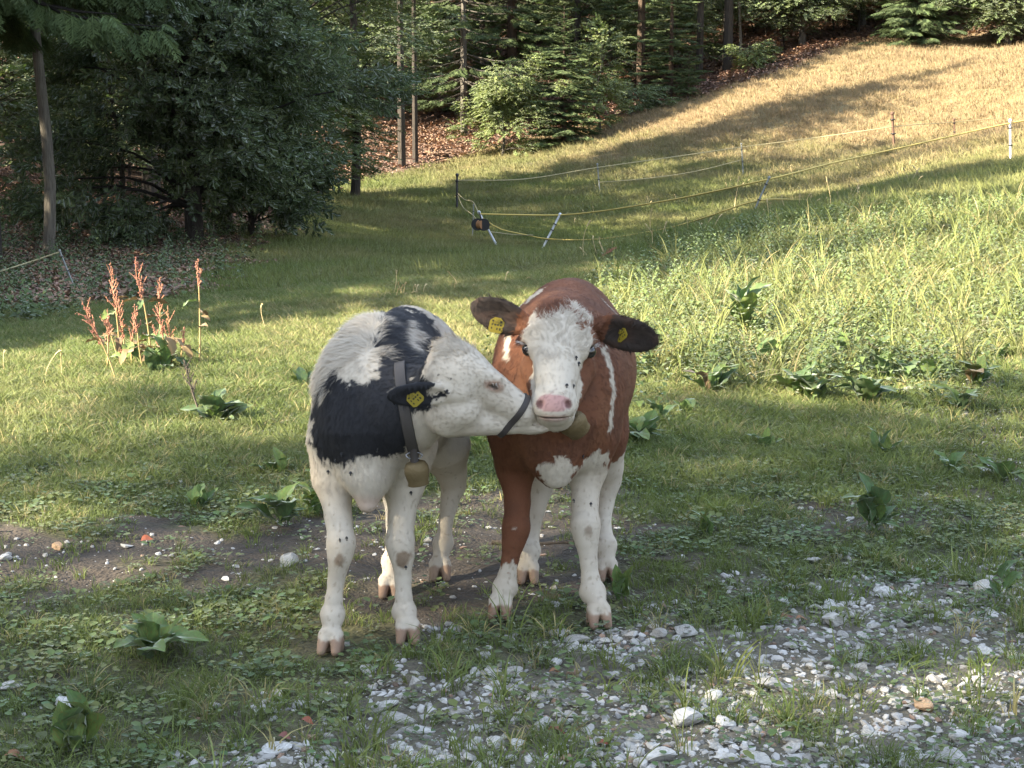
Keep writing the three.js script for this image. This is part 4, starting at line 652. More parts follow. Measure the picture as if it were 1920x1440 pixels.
function meshField(f, lo, hi, h) {
  const B = 6, nb = [0, 1, 2].map(i => Math.ceil((hi[i] - lo[i]) / (h * B))), n = nb.map(v => v * B + 1), [nx, ny, nz] = n, val = new Float32Array(nx * ny * nz), rad = B * h * 0.87 * 1.35;
  const id = (i, j, k) => (k * ny + j) * nx + i;
  val.fill(1); const live = [];
  for (let c = 0; c < nb[2]; c++) for (let b = 0; b < nb[1]; b++) for (let a = 0; a < nb[0]; a++) {
    const d = f(lo[0] + (a + 0.5) * B * h, lo[1] + (b + 0.5) * B * h, lo[2] + (c + 0.5) * B * h), on = Math.abs(d) < rad;
    if (on) live.push([a, b, c]);
    else if (d < 0) for (let k = c * B; k <= c * B + B; k++) for (let j = b * B; j <= b * B + B; j++) for (let i = a * B; i <= a * B + B; i++) val[id(i, j, k)] = -1;
  }
  for (const [a, b, c] of live) for (let k = c * B; k <= c * B + B; k++) for (let j = b * B; j <= b * B + B; j++) for (let i = a * B; i <= a * B + B; i++) val[id(i, j, k)] = f(lo[0] + i * h, lo[1] + j * h, lo[2] + k * h);
  const pos = [], idx = [], at = new Int32Array(nx * ny * nz).fill(-1), C = [[0, 0, 0], [1, 0, 0], [0, 1, 0], [1, 1, 0], [0, 0, 1], [1, 0, 1], [0, 1, 1], [1, 1, 1]], E = [[0, 1], [2, 3], [4, 5], [6, 7], [0, 2], [1, 3], [4, 6], [5, 7], [0, 4], [1, 5], [2, 6], [3, 7]], g = new Float64Array(8);
  for (const [a, b, c] of live) for (let k = c * B; k < c * B + B; k++) for (let j = b * B; j < b * B + B; j++) for (let i = a * B; i < a * B + B; i++) {
    let m = 0; for (let q = 0; q < 8; q++) { g[q] = val[id(i + C[q][0], j + C[q][1], k + C[q][2])]; if (g[q] < 0) m |= 1 << q; }
    if (m === 0 || m === 255) continue;
    let sx = 0, sy = 0, sz = 0, s = 0;
    for (const [p, q] of E) if ((g[p] < 0) !== (g[q] < 0)) { const t = g[p] / (g[p] - g[q]); sx += C[p][0] + (C[q][0] - C[p][0]) * t; sy += C[p][1] + (C[q][1] - C[p][1]) * t; sz += C[p][2] + (C[q][2] - C[p][2]) * t; s++; }
    at[id(i, j, k)] = pos.length / 3; pos.push(lo[0] + (i + sx / s) * h, lo[1] + (j + sy / s) * h, lo[2] + (k + sz / s) * h);
  }
  const quad = (a, b, c, d, flip) => { if (a < 0 || b < 0 || c < 0 || d < 0) return; if (flip) idx.push(a, c, b, a, d, c); else idx.push(a, b, c, a, c, d); };
  for (const [a, b, c] of live) for (let k = c * B; k < c * B + B; k++) for (let j = b * B; j < b * B + B; j++) for (let i = a * B; i < a * B + B; i++) {
    const v = val[id(i, j, k)] < 0;
    if (j > 0 && k > 0 && v !== val[id(i + 1, j, k)] < 0) quad(at[id(i, j - 1, k - 1)], at[id(i, j, k - 1)], at[id(i, j, k)], at[id(i, j - 1, k)], !v);
    if (i > 0 && k > 0 && v !== val[id(i, j + 1, k)] < 0) quad(at[id(i - 1, j, k - 1)], at[id(i - 1, j, k)], at[id(i, j, k)], at[id(i, j, k - 1)], !v);
    if (i > 0 && j > 0 && v !== val[id(i, j, k + 1)] < 0) quad(at[id(i - 1, j - 1, k)], at[id(i, j - 1, k)], at[id(i, j, k)], at[id(i - 1, j, k)], !v);
  }
  const nrm = new Float32Array(pos.length), e = h * 0.6;
  for (let i = 0; i < pos.length; i += 3) { const x = pos[i], y = pos[i + 1], z = pos[i + 2], gx = f(x + e, y, z) - f(x - e, y, z), gy = f(x, y + e, z) - f(x, y - e, z), gz = f(x, y, z + e) - f(x, y, z - e), l = Math.hypot(gx, gy, gz) || 1; nrm[i] = gx / l; nrm[i + 1] = gy / l; nrm[i + 2] = gz / l; }
  const geo = new THREE.BufferGeometry(); geo.setAttribute('position', new THREE.Float32BufferAttribute(pos, 3)); geo.setAttribute('normal', new THREE.BufferAttribute(nrm, 3)); geo.setIndex(idx); return geo;
}
function hooves(F, P, fet, fr, face = V(0, 0, 1), k = 0.02) {   // pastern and cloven hoof below a fetlock
  const s = face.clone().cross(V(0, 1, 0)).normalize(), q = (a, y, b) => P.clone().addScaledVector(s, a).addScaledVector(face, b).add(V(0, y, 0)), g = P.y;
  F.add(cone(fet, fr, q(0, 0.06, -0.012), fr * 0.74), k * 0.6);
  for (const e of [-1, 1]) F.add(cone(q(e * 0.0135, 0.05, -0.006), 0.0215, q(e * 0.02, 0.014, 0.024), 0.0125), 0.008).add(cone(q(e * 0.015, 0.03, -0.02), 0.018, q(e * 0.017, 0.012, -0.016), 0.016), 0.006);
  F.cut(ellip(q(0, 0.01, 0.036), [0.006, 0.04, 0.034], face), 0.004);
  return (x, y, z) => g - y + 0.004;
}
function leg(F, pts, P, k, face) {                             // pts: [point, radius] from the body down to the fetlock
  for (let i = 0; i < pts.length - 1; i++) F.add(cone(pts[i][0], pts[i][1] * (i > 3 ? 0.88 : i > 1 ? 0.93 : 0.95), pts[i + 1][0], pts[i + 1][1] * (i > 2 ? 0.88 : i > 0 ? 0.93 : 0.95)), i > 2 ? 0.008 : i > 1 ? 0.014 : i ? 0.025 : k);
  if (pts.length > 7) { const kn = pts[3][0], kr = pts[3][1], s = (face || V(0, 0, 1)).clone(); F.add(ellip(kn.clone().addScaledVector(s, 0.006).add(V(0, -0.012, 0)), [kr * 0.92, kr * 1.05, kr * 0.9]), 0.012); }
  const [f, r] = pts[pts.length - 1]; F.add(ellip(f.clone().addScaledVector(face || V(0, 0, 1), 0.002), [r * 1.02, r * 0.95, r * 1.05]), 0.008); return hooves(F, P, f, r, face);
}
function ear(F, root, tip, half, face, fwdCup = 0.5) {
  const c = root.clone().lerp(tip, 0.52), L = root.distanceTo(tip) * 0.55, ax = tip.clone().sub(root).normalize(), nrm = face.clone().addScaledVector(ax, -face.dot(ax)).normalize();
  F.add(cone(root.clone().addScaledVector(ax, -0.02), 0.024, root.clone().lerp(tip, 0.3), 0.016), 0.02);
  const up = nrm.clone().cross(ax);                            // radii: right = across(up x fwd), up = ear normal, forward = length
  F.add(ellip(c, [half, 0.011, L], ax, nrm), 0.012);
  F.cut(ellip(c.clone().addScaledVector(nrm, 0.0125).addScaledVector(ax, 0.004), [half * 0.72, 0.011, L * 0.78], ax, nrm), 0.006);
  return { c, ax, nrm, up };
}
function ring(f, c, nrm, off, seg = 64, far = 0.3) {           // a loop on the skin, in the plane through c
  const u = (Math.abs(nrm.y) > 0.9 ? V(1, 0, 0) : V(0, 1, 0)).cross(nrm).normalize(), v = nrm.clone().normalize().cross(u), out = [];
  for (let i = 0; i < seg; i++) { const a = i / seg * Math.PI * 2, d = u.clone().multiplyScalar(Math.cos(a)).addScaledVector(v, Math.sin(a)); let t = 0; while (t < far && f(c.x + d.x * t, c.y + d.y * t, c.z + d.z * t) < off) t += 0.002; out.push(c.clone().addScaledVector(d, t)); }
  for (let s = 0; s < 3; s++) { const o = out.map(p => p.clone()); for (let i = 0; i < seg; i++) out[i].copy(o[(i + seg - 1) % seg]).add(o[(i + 1) % seg]).addScaledVector(o[i], 2).multiplyScalar(0.25); }
  return out;
}
function strapGeo(loop, c, nrm, width, thick) {
  const s = new Soup(), n = loop.length, N = nrm.clone().normalize(), rows = [];
  for (let i = 0; i < n; i++) { const p = loop[i], o = p.clone().sub(c); o.addScaledVector(N, -o.dot(N)).normalize(); const row = []; for (const [a, b] of [[-1, 0], [-0.86, 1], [0.86, 1], [1, 0]]) { const q = p.clone().addScaledVector(N, a * width / 2).addScaledVector(o, b * thick); row.push(s.v(q.x, q.y, q.z)); } rows.push(row); }
  for (let i = 0; i < n; i++) { const a = rows[i], b = rows[(i + 1) % n]; for (let j = 0; j < 4; j++) { const k = (j + 1) % 4; s.t(a[j], a[k], b[j]); s.t(a[k], b[k], b[j]); } }
  return s.build();
}
const strandGeo = (() => {                                     // a lock of short hairs lying along +x, root at 0, skin normal +y
  const r = rng(321), s = new Soup();
  for (let i = 0; i < 7; i++) { const x0 = (r() - 0.5) * 0.5, z0 = (r() - 0.5) * 0.55, w = 0.028, b = (r() - 0.5) * 0.5, l = 0.7 + 0.5 * r(), h = 0.07 + 0.1 * r(); const P = (t, q) => s.v(x0 + l * t, h * Math.sin(t * 2.4) + 0.01, z0 + b * t * t + q * w * (1 - t)); const a = P(0, -1), c = P(0, 1), d = P(0.5, -1), e = P(0.5, 1), g = P(1, 0); s.t(a, c, d); s.t(c, e, d); s.t(d, e, g); }
  return s.build();
})();
function coatHair(parent, geo, count, seed, style) {           // style(p, n) -> {len, dir, c} or null
  const r = rng(seed), P = geo.attributes.position, N = geo.attributes.normal, I = geo.index.array, m = I.length / 3, cdf = new Float64Array(m), a = V(0, 0, 0), b = V(0, 0, 0), c = V(0, 0, 0); let sum = 0;
  for (let i = 0; i < m; i++) { a.fromBufferAttribute(P, I[i * 3]); b.fromBufferAttribute(P, I[i * 3 + 1]).sub(a); c.fromBufferAttribute(P, I[i * 3 + 2]).sub(a); sum += b.cross(c).length(); cdf[i] = sum; }
  const list = [], n = V(0, 0, 0), M = new THREE.Matrix4();
  for (let i = 0; i < count; i++) {
    const t = r() * sum; let lo = 0, hi = m - 1; while (lo < hi) { const q = (lo + hi) >> 1; if (cdf[q] < t) lo = q + 1; else hi = q; }
    const p = V(0, 0, 0).fromBufferAttribute(P, I[lo * 3 + ((r() * 3) | 0)]); n.fromBufferAttribute(N, I[lo * 3]);
    p.x += (r() - 0.5) * 0.004; p.y += (r() - 0.5) * 0.004; p.z += (r() - 0.5) * 0.004;
    const st = style(p, n, r); if (!st) continue;
    const d = st.dir.addScaledVector(n, -st.dir.dot(n)); if (d.lengthSq() < 1e-6) continue; d.normalize().applyAxisAngle(n, (r() - 0.5) * (st.mess ?? 0.7)).addScaledVector(n, (st.lift ?? 0.05) * r()).normalize();
    const z = d.clone().cross(n).normalize(), y = z.clone().cross(d), L = st.len * (0.7 + 0.6 * r());
    const w = st.wide ?? 0.02; M.makeBasis(d, y, z).scale(_s.set(L, L, w)).setPosition(p.addScaledVector(n, -0.001));
    const j = st.c[0] > 0.3 ? 0.1 : 0.3, k = 1 - j + 2 * j * r(); list.push({ m: M.clone(), c: lin(st.c[0] * k, st.c[1] * k, st.c[2] * k) });
  }
  return instanced('coat_hair', strandGeo, mat(lin(1, 1, 1), 0.75, { side: THREE.DoubleSide }), list, parent);
}
const blob = (list, p, warp) => { let d = 9; for (const [c, r] of list) { const e = Math.hypot(p.x - c.x, p.y - c.y, p.z - c.z) - r; d = d > 8 ? e : smin(d, e, 0.03); } return d + warp; };
const long = (list, p, warp) => { let d = 9; for (const [c, r, q] of list) { const e = Math.hypot(p.x - c.x, p.y - c.y, (p.z - c.z) * (q ?? 0.4)) - r; d = d > 8 ? e : smin(d, e, 0.03); } return d + warp; };
const furry = p => 0.012 * n3(p.x * 22, p.y * 22, p.z * 22) + 0.006 * n3(p.x * 60, p.y * 60, p.z * 60);
const skinBump = dataTexture(256, (u, v) => { const a = 0.5 + 0.3 * tiled(u, v, 30, 91) + 0.2 * tiled(u, v, 80, 94); return [a, a, a]; });
function skin(geo, colour) {
  const P = geo.attributes.position, col = new Float32Array(P.count * 3), p = V(0, 0, 0);
  for (let i = 0; i < P.count; i++) { p.fromBufferAttribute(P, i); const c = colour(p); col[i * 3] = c[0]; col[i * 3 + 1] = c[1]; col[i * 3 + 2] = c[2]; }
  geo.setAttribute('color', new THREE.BufferAttribute(col, 3));
}
const WHITE = [0.54, 0.475, 0.38], BLACK = [0.013, 0.013, 0.016], BROWN = [0.14, 0.05, 0.02], PINK = [0.5, 0.26, 0.22], HOOF = [0.26, 0.165, 0.11], MUD = [0.16, 0.1, 0.055];
const mixc = (a, b, t) => [lerp(a[0], b[0], t), lerp(a[1], b[1], t), lerp(a[2], b[2], t)];
const skinMat = new THREE.MeshStandardMaterial({ vertexColors: true, roughness: 0.85 });
const leather = mat(lin(0.035, 0.028, 0.024), 0.6), brass = new THREE.MeshStandardMaterial({ color: lin(0.17, 0.125, 0.06), metalness: 0.55, roughness: 0.6, bumpMap: skinBump, bumpScale: 0.0012 }), steel = mat(lin(0.35, 0.35, 0.36), 0.35, { metalness: 0.9 }), gloss = new THREE.MeshPhysicalMaterial({ color: lin(0.012, 0.009, 0.008), roughness: 0.12, clearcoat: 1 });
const tagMat = (() => { const cv = document.createElement('canvas'); cv.width = 64; cv.height = 64; const g = cv.getContext('2d'); g.fillStyle = '#8a7a22'; g.fillRect(0, 0, 64, 64); g.fillStyle = '#2b2a18'; const r = rng(5); for (let y = 0; y < 3; y++) for (let x = 0; x < 4; x++) if (r() < 0.8) g.fillRect(10 + x * 12, 12 + y * 15, 5 + r() * 4, 6 + r() * 4); const t = new THREE.CanvasTexture(cv); t.colorSpace = THREE.SRGBColorSpace; return new THREE.MeshStandardMaterial({ map: t, roughness: 0.5 }); })();
function earTag(parent, p, facing, spin, w, h) {
  const s = new THREE.Shape(); s.moveTo(-w * 0.5, -h * 0.35); s.lineTo(-w * 0.32, -h * 0.5); s.lineTo(w * 0.32, -h * 0.5); s.lineTo(w * 0.5, -h * 0.35); s.lineTo(w * 0.5, h * 0.25); s.lineTo(w * 0.2, h * 0.5); s.lineTo(-w * 0.2, h * 0.5); s.lineTo(-w * 0.5, h * 0.25);
  const g = new THREE.ExtrudeGeometry(s, { depth: 0.0015, bevelEnabled: false }), P = g.attributes.position, U = g.attributes.uv; for (let i = 0; i < P.count; i++) U.setXY(i, P.getX(i) / w + 0.5, P.getY(i) / h + 0.5);
  const m = part('ear_tag', g, tagMat, parent); m.position.copy(p); m.quaternion.setFromUnitVectors(V(0, 0, 1), facing.clone().normalize()); m.rotateZ(spin);
  const b = part('button', new THREE.CylinderGeometry(0.006, 0.006, 0.005, 12), tagMat, m); b.rotation.x = Math.PI / 2; b.position.set(0, h * 0.28, 0.003); return m;
}
function bellGeo(w, h) { const pts = [[0.001, 0], [0.28, -0.005], [0.4, -0.06], [0.5, -0.25], [0.52, -0.45], [0.47, -0.7], [0.42, -0.88], [0.44, -1], [0.4, -1], [0.37, -0.86], [0.4, -0.6], [0.001, -0.1]].map(([a, b]) => new THREE.Vector2(a * w, b * h)); return new THREE.LatheGeometry(pts, 28); }
function bell(parent, p, w, h, tilt, turn) {
  const b = part('bell', bellGeo(w, h), brass, parent); b.position.copy(p); b.rotation.set(tilt[0], turn, tilt[1]); b.scale.z = 0.78;
  return b;
}
function onSkin(f, p, towards) { const q = p.clone(), d = towards.clone().normalize(); for (let i = 0; i < 200 && f(q.x, q.y, q.z) > 0; i++) q.addScaledVector(d, -0.001); for (let i = 0; i < 200 && f(q.x, q.y, q.z) < 0; i++) q.addScaledVector(d, 0.001); return q; }
const flyGeo = mergeGeometries([new THREE.SphereGeometry(1, 8, 6).scale(0.0022, 0.0022, 0.0042), new THREE.SphereGeometry(1, 8, 6).scale(0.0018, 0.0018, 0.0018).translate(0, 0, 0.0052), new THREE.SphereGeometry(1, 6, 4).scale(0.0016, 0.0005, 0.004).rotateY(0.5).translate(0.0022, 0.0018, -0.002), new THREE.SphereGeometry(1, 6, 4).scale(0.0016, 0.0005, 0.004).rotateY(-0.5).translate(-0.0022, 0.0018, -0.002)]), flyMat = mat(lin(0.012, 0.012, 0.014), 0.4);
function flies(f, list, label, group) { const r = rng(list.length); for (const [px, py, d] of list) { const p = onSkin(f, at(px, py, d), V(0, 0.05, 1)).add(V(0, 0, 0.004)); const m = single('fly', label, 'fly', flyGeo, flyMat, p, group); m.rotation.set(1.3, 0, r() * 6.28); } }
function strand(n, seed, c, spread, len, dir, thick) { const r = rng(seed), l = []; for (let i = 0; i < n; i++) { const p = c.clone().add(V((r() - 0.5) * spread[0], (r() - 0.5) * spread[1], (r() - 0.5) * spread[2])), d = dir.clone().add(V((r() - 0.5), (r() - 0.5), (r() - 0.5)).multiplyScalar(0.7)).normalize(), L = len * (0.6 + 0.7 * r()), m = p.clone().addScaledVector(d, L * 0.5).add(V((r() - 0.5) * L * 0.5, L * 0.15, (r() - 0.5) * L * 0.3)); l.push(tube([p, m, p.clone().addScaledVector(d, L)], thick, thick * 0.2, 3, 5)); } return mergeGeometries(l); }

// ---- the black and white calf, head turned to its left
{
  const F = new Field(), ax = V(-0.09, 0, 0.6).normalize();
  F.add(ellip(at(738, 742, 4.4), [0.178, 0.21, 0.36], ax), 0.05).add(ellip(at(704, 752, 4.14), [0.13, 0.2, 0.19], ax), 0.06).add(ellip(at(776, 705, 4.66), [0.165, 0.178, 0.19], ax), 0.08);
  F.add(cone(at(694, 640, 4.2), 0.06, at(765, 628, 4.55), 0.055), 0.09).add(cone(at(765, 628, 4.55), 0.06, at(795, 640, 4.78), 0.07), 0.08);
  F.add(ellip(at(657, 772, 4.1), [0.055, 0.155, 0.1], ax), 0.04).add(ellip(at(766, 785, 4.14), [0.06, 0.15, 0.1], ax), 0.06);
  F.add(cone(at(690, 815, 4.04), 0.115, at(690, 880, 4.02), 0.07), 0.07).add(cone(at(690, 880, 4.01), 0.05, at(689, 945, 3.99), 0.024), 0.05);
  F.add(ellip(at(722, 815, 4.5), [0.15, 0.1, 0.3], ax), 0.06);
  const ground = [];
  const PFL = G(620, 1226), PFR = G(765, 1207), PHL = G(731, 1120), PHR = G(825, 1088);
  ground.push(leg(F, [[at(628, 830, 4.1), 0.082], [at(626, 895, 4.09), 0.058], [at(634, 968, 4.04), 0.037], [at(640, 1015, 4.01), 0.04], [at(637, 1045, 4.0), 0.036], [at(630, 1090, 4.0), 0.025], [at(626, 1125, 3.99), 0.026], [at(624, 1152, 3.985), 0.031]], PFL, 0.05, V(-0.15, 0, 1).normalize()));
  ground.push(leg(F, [[at(762, 840, 4.15), 0.08], [at(757, 905, 4.15), 0.058], [at(753, 970, 4.12), 0.038], [at(750, 1012, 4.1), 0.041], [at(754, 1042, 4.09), 0.037], [at(756, 1085, 4.09), 0.025], [at(757, 1120, 4.08), 0.026], [at(758, 1147, 4.075), 0.032]], PFR, 0.05, V(0.05, 0, 1).normalize()));
  F.add(ellip(at(822, 780, 4.62), [0.075, 0.17, 0.13], ax), 0.06).add(ellip(at(712, 790, 4.6), [0.075, 0.17, 0.13], ax), 0.06);
  ground.push(leg(F, [[at(838, 840, 4.6), 0.075], [at(846, 885, 4.66), 0.046], [at(850, 910, 4.68), 0.04], [at(841, 950, 4.66), 0.028], [at(835, 985, 4.64), 0.024], [at(831, 1018, 4.62), 0.03]], PHR, 0.05, V(0.05, 0, 1).normalize()));
  ground.push(leg(F, [[at(725, 850, 4.56), 0.075], [at(738, 905, 4.6), 0.046], [at(742, 932, 4.62), 0.04], [at(740, 980, 4.56), 0.028], [at(737, 1020, 4.52), 0.024], [at(735, 1052, 4.49), 0.03]], PHL, 0.05, V(0, 0, 1)));
  // neck and head
  F.add(cone(at(690, 735, 4.16), 0.14, at(765, 765, 4.0), 0.108), 0.08).add(cone(at(765, 765, 4.0), 0.104, at(832, 735, 3.93), 0.078), 0.03);
  F.add(ellip(at(848, 704, 3.9), [0.078, 0.076, 0.078]), 0.025).add(cone(at(872, 702, 3.9), 0.062, at(978, 772, 3.92), 0.04), 0.04);
  F.add(cone(at(842, 780, 3.9), 0.056, at(990, 797, 3.93), 0.022), 0.018).add(ellip(at(858, 768, 3.875), [0.062, 0.05, 0.05]), 0.015);
  F.add(ellip(at(1006, 783, 3.97), [0.045, 0.036, 0.046], V(0.3, 0, 1)), 0.02).add(ellip(at(1000, 800, 3.95), [0.05, 0.018, 0.035]), 0.012);
  F.add(cone(at(902, 704, 3.862), 0.016, at(932, 713, 3.868), 0.012), 0.03).add(ellip(at(926, 723, 3.868), [0.022, 0.011, 0.012]), 0.012).add(cone(at(900, 705, 3.955), 0.018, at(930, 714, 3.955), 0.014), 0.022);
  F.cut(ellip(at(927, 725, 3.846), [0.019, 0.008, 0.012], V(0, 0, 1), V(-0.25, 1, 0)), 0.004);
  F.cut(cone(at(965, 797, 3.9), 0.004, at(1020, 793, 3.925), 0.004), 0.006);
  F.add(cone(at(842, 655, 3.9), 0.03, at(858, 662, 3.9), 0.025), 0.04);
  const e1 = ear(F, at(850, 737, 3.84), at(733, 742, 3.80), 0.037, V(0.1, -0.45, 1)), e2 = ear(F, at(838, 698, 3.97), at(836, 690, 4.09), 0.034, V(0.8, 0.3, 0.1));
  F.add(cone(at(788, 650, 4.84), 0.025, at(793, 780, 4.9), 0.016), 0.03).add(cone(at(793, 780, 4.9), 0.016, at(790, 900, 4.88), 0.025), 0.01);
  const f0 = F.fn(), f = (x, y, z) => { const d = f0(x, y, z); return y > 0.03 ? d : Math.max(d, Math.min(ground[0](x, y, z), ground[1](x, y, z), ground[2](x, y, z), ground[3](x, y, z))); };
  const geo = meshField(f, [-0.62, -0.03, -5.0], [0.13, 0.92, -3.72], 0.0045);
  const black = [[at(672, 785, 4.02), 0.098], [at(652, 735, 4.08), 0.06], [at(628, 815, 4.05), 0.066], [at(715, 765, 3.98), 0.08], [at(722, 805, 3.98), 0.07], [at(622, 770, 4.1), 0.05], [at(740, 802, 3.98), 0.05], [at(645, 705, 4.1), 0.04], [at(640, 838, 4.05), 0.04], [at(738, 698, 4.0), 0.042]], back = [[at(762, 626, 4.35), 0.056, 0.12], [at(738, 606, 4.35), 0.04, 0.12], [at(792, 648, 4.3), 0.055, 0.12], [at(828, 645, 4.35), 0.045, 0.15]], poll = [[at(760, 700, 3.95), 0.045, 1], [at(800, 694, 3.92), 0.038, 1], [at(826, 682, 3.92), 0.024, 1], [at(790, 735, 3.88), 0.05, 0.8]], side = [[at(590, 780, 4.5), 0.03, 0.3]];
  const knees = [[at(634, 1056, 3.95), 0.02], [at(757, 1050, 4.05), 0.021]], earIn = p => { const q = p.clone().sub(e1.c); return (Math.abs(q.dot(e1.ax)) < 0.1 && q.dot(e1.ax) > -0.04 + 3 * furry(p) && Math.abs(q.dot(e1.nrm)) < 0.022 && Math.abs(q.dot(e1.up)) < 0.045) || p.distanceTo(e2.c) < 0.06; };
  const strip = (p, a, b) => { const t = clamp(((p.x - a.x) * (b.x - a.x) + (p.y - a.y) * (b.y - a.y)) / ((b.x - a.x) ** 2 + (b.y - a.y) ** 2)); return Math.hypot(p.x - a.x - (b.x - a.x) * t, p.y - a.y - (b.y - a.y) * t); };
  const s1 = at(765, 608, 4.35), s2 = at(785, 635, 4.3), s3 = at(815, 615, 4.4), s4 = at(838, 660, 4.3);
  const colour = p => {
    const w = furry(p); let d = Math.min(long(black, p, w), long(side, p, w), long(poll, p, w)), db = long(back, p, w);
    db = Math.max(db, 0.007 - strip(p, s1, s2) + w * 0.5, 0.009 - strip(p, s3, s4) + w * 0.5); d = Math.min(d, db);
    if (earIn(p)) d = Math.min(d, -0.01);
    const y = p.y; let c = mixc(BLACK, WHITE, sstep(-0.003, 0.003, d));
    for (const [q, r] of knees) c = mixc(c, MUD, 0.85 * sstep(r * 1.15, r * 0.6, Math.hypot(p.x - q.x, (p.y - q.y) * 0.75, (p.z - q.z) * 0.6) + w * 0.6));
    const hoof = p.y - H(p.x, p.z); c = mixc(c, HOOF, sstep(0.05, 0.04, hoof + w * 0.6)); c = mixc(c, [0.3, 0.22, 0.15], 0.5 * sstep(0.02, 0.005, hoof + w));
    c = mixc(c, PINK, 0.75 * sstep(0.05, 0.035, p.distanceTo(at(1018, 785, 3.98)))); { const e = at(927, 725, 3.855), k = Math.hypot((p.x - e.x) * 0.6, p.y - e.y + (p.x - e.x) * 0.22, (p.z - e.z) * 0.5); c = mixc(c, [0.34, 0.2, 0.14], 0.85 * sstep(0.021, 0.01, k + w * 0.3)); c = mixc(c, [0.02, 0.015, 0.014], sstep(0.0085, 0.005, k)); } c = mixc(c, PINK, 0.3 * sstep(0.06, 0.03, p.distanceTo(at(689, 945, 3.99))));
    if (d < 0) return c; c = mixc(c, mixc(c, [0.36, 0.28, 0.19], 0.5), clamp(0.35 + 0.6 * n3(p.x * 7, p.y * 5 + 4, p.z * 7)) * (y < 0.45 ? 0.9 : 0.45)); return mixc(c, MUD, 0.35 * sstep(0.7, 0.85, n3(p.x * 46, p.y * 30, p.z * 46)) * (y < 0.4 ? 1 : 0));
  };
  skin(geo, colour);
  const o = thing('calf', 'black and white calf turning its head to nuzzle the brown calf', 'calf', V(0, 0, 0)), body = part('body', geo, skinMat, o); void body;
  const headAxis = at(980, 775, 3.92).sub(at(850, 704, 3.9)).normalize(), hx = at(815, 700, 3.9).x;
  coatHair(o, geo, 60000, 71, (p, n, r) => {
    const hoof = p.y - H(p.x, p.z); if (hoof < 0.05 || p.distanceTo(at(1018, 785, 3.98)) < 0.035) return null;
    const c = colour(p), head = p.x > hx && p.z > -4.02 && p.y > 0.5, low = p.y < 0.42, tuft = p.distanceTo(at(850, 655, 3.9)) < 0.06, crest = p.y > 0.68 && p.z < -4.0 && p.z > -4.35 && p.x < -0.25;
    if (head) { const d = headAxis.clone().multiplyScalar(-1).add(V(0.8 * n3(p.x * 18, p.y * 18, p.z * 18), 0.8 * n3(p.x * 18 + 9, p.y * 18, p.z * 18), 0)); return { len: tuft ? 0.024 : 0.009, dir: d, c, lift: tuft ? 0.6 : 0.06, mess: tuft ? 1.6 : 0.6, wide: 0.011 }; }
    return { len: low ? 0.006 : crest ? 0.032 : 0.013, dir: low ? V(0, -1, -0.2) : n.y > 0.45 ? V(clamp((p.x + 0.36 - (p.z + 4.2) * -0.12) * 14, -1, 1) + 0.4 * n3(p.x * 9, p.y * 9, p.z * 9), -0.5, -0.45) : V(0.3 * n3(p.x * 7, p.y * 7, p.z * 7), -0.9, -0.55), c, lift: crest ? 0.3 : 0.05, mess: crest ? 1.3 : 0.7, wide: low ? 0.009 : 0.014 };
  });
  flies(f, [[618, 880, 3.85], [632, 864, 3.85], [655, 873, 3.85], [700, 857, 3.8], [605, 900, 3.9], [762, 950, 3.9], [628, 1031, 3.85], [641, 1029, 3.85], [756, 1082, 3.95], [650, 900, 3.85]], 'tiny dark fly on the black and white calf\'s white coat', 'flies on the black and white calf');
  // halter, collar, bell, tag
  const nA = at(985, 778, 3.92).sub(at(900, 720, 3.9)).normalize(), cN = at(957, 786, 3.92); part('noseband', strapGeo(ring(f, cN, nA, 0.0015), cN, nA, 0.017, 0.0035), leather, o);
  const nC = V(1, 0.16, -0.03).normalize(), cC = at(764, 765, 4.0), lc = ring(f, cC, nC, 0.006, 72, 0.122), collar = part('collar', strapGeo(lc, cC, nC, 0.03, 0.005), mat(lin(0.05, 0.042, 0.036), 0.65), o);
  const low = lc.reduce((a, b) => b.y - 0.6 * b.z < a.y - 0.6 * a.z ? b : a), hang = low.clone().add(V(0.003, -0.012, 0.012));
  const bk = part('buckle', new THREE.TorusGeometry(0.02, 0.0028, 6, 18), steel, collar); bk.position.copy(hang).add(V(0, 0.004, 0.004)); bk.scale.set(1.05, 0.45, 1);
  part('hanger', tube([low.clone().add(V(0, 0.02, 0.012)), hang.clone(), hang.clone().add(V(0.002, -0.018, 0.002))], 0.012, 0.012, 8, 8), leather, collar);
  const bl = bell(collar, hang.clone().add(V(0.003, -0.012, 0.004)), 0.064, 0.064, [0.12, 0.12], 0.2); void bl;
  earTag(o, onSkin(f, at(777, 748, 3.8), V(0, 0, 1)).add(V(0, 0, 0.004)), V(0.15, -0.1, 1), 0.75, 0.038, 0.04);
  const ec = onSkin(f, at(927, 725, 3.8), V(0, 0, 1)); part('eyelashes', strand(9, 5, ec, [0.022, 0.003, 0.002], 0.012, V(0.3, -0.6, 0.8), 0.0006), mat(lin(0.5, 0.45, 0.4), 0.8), o);
}
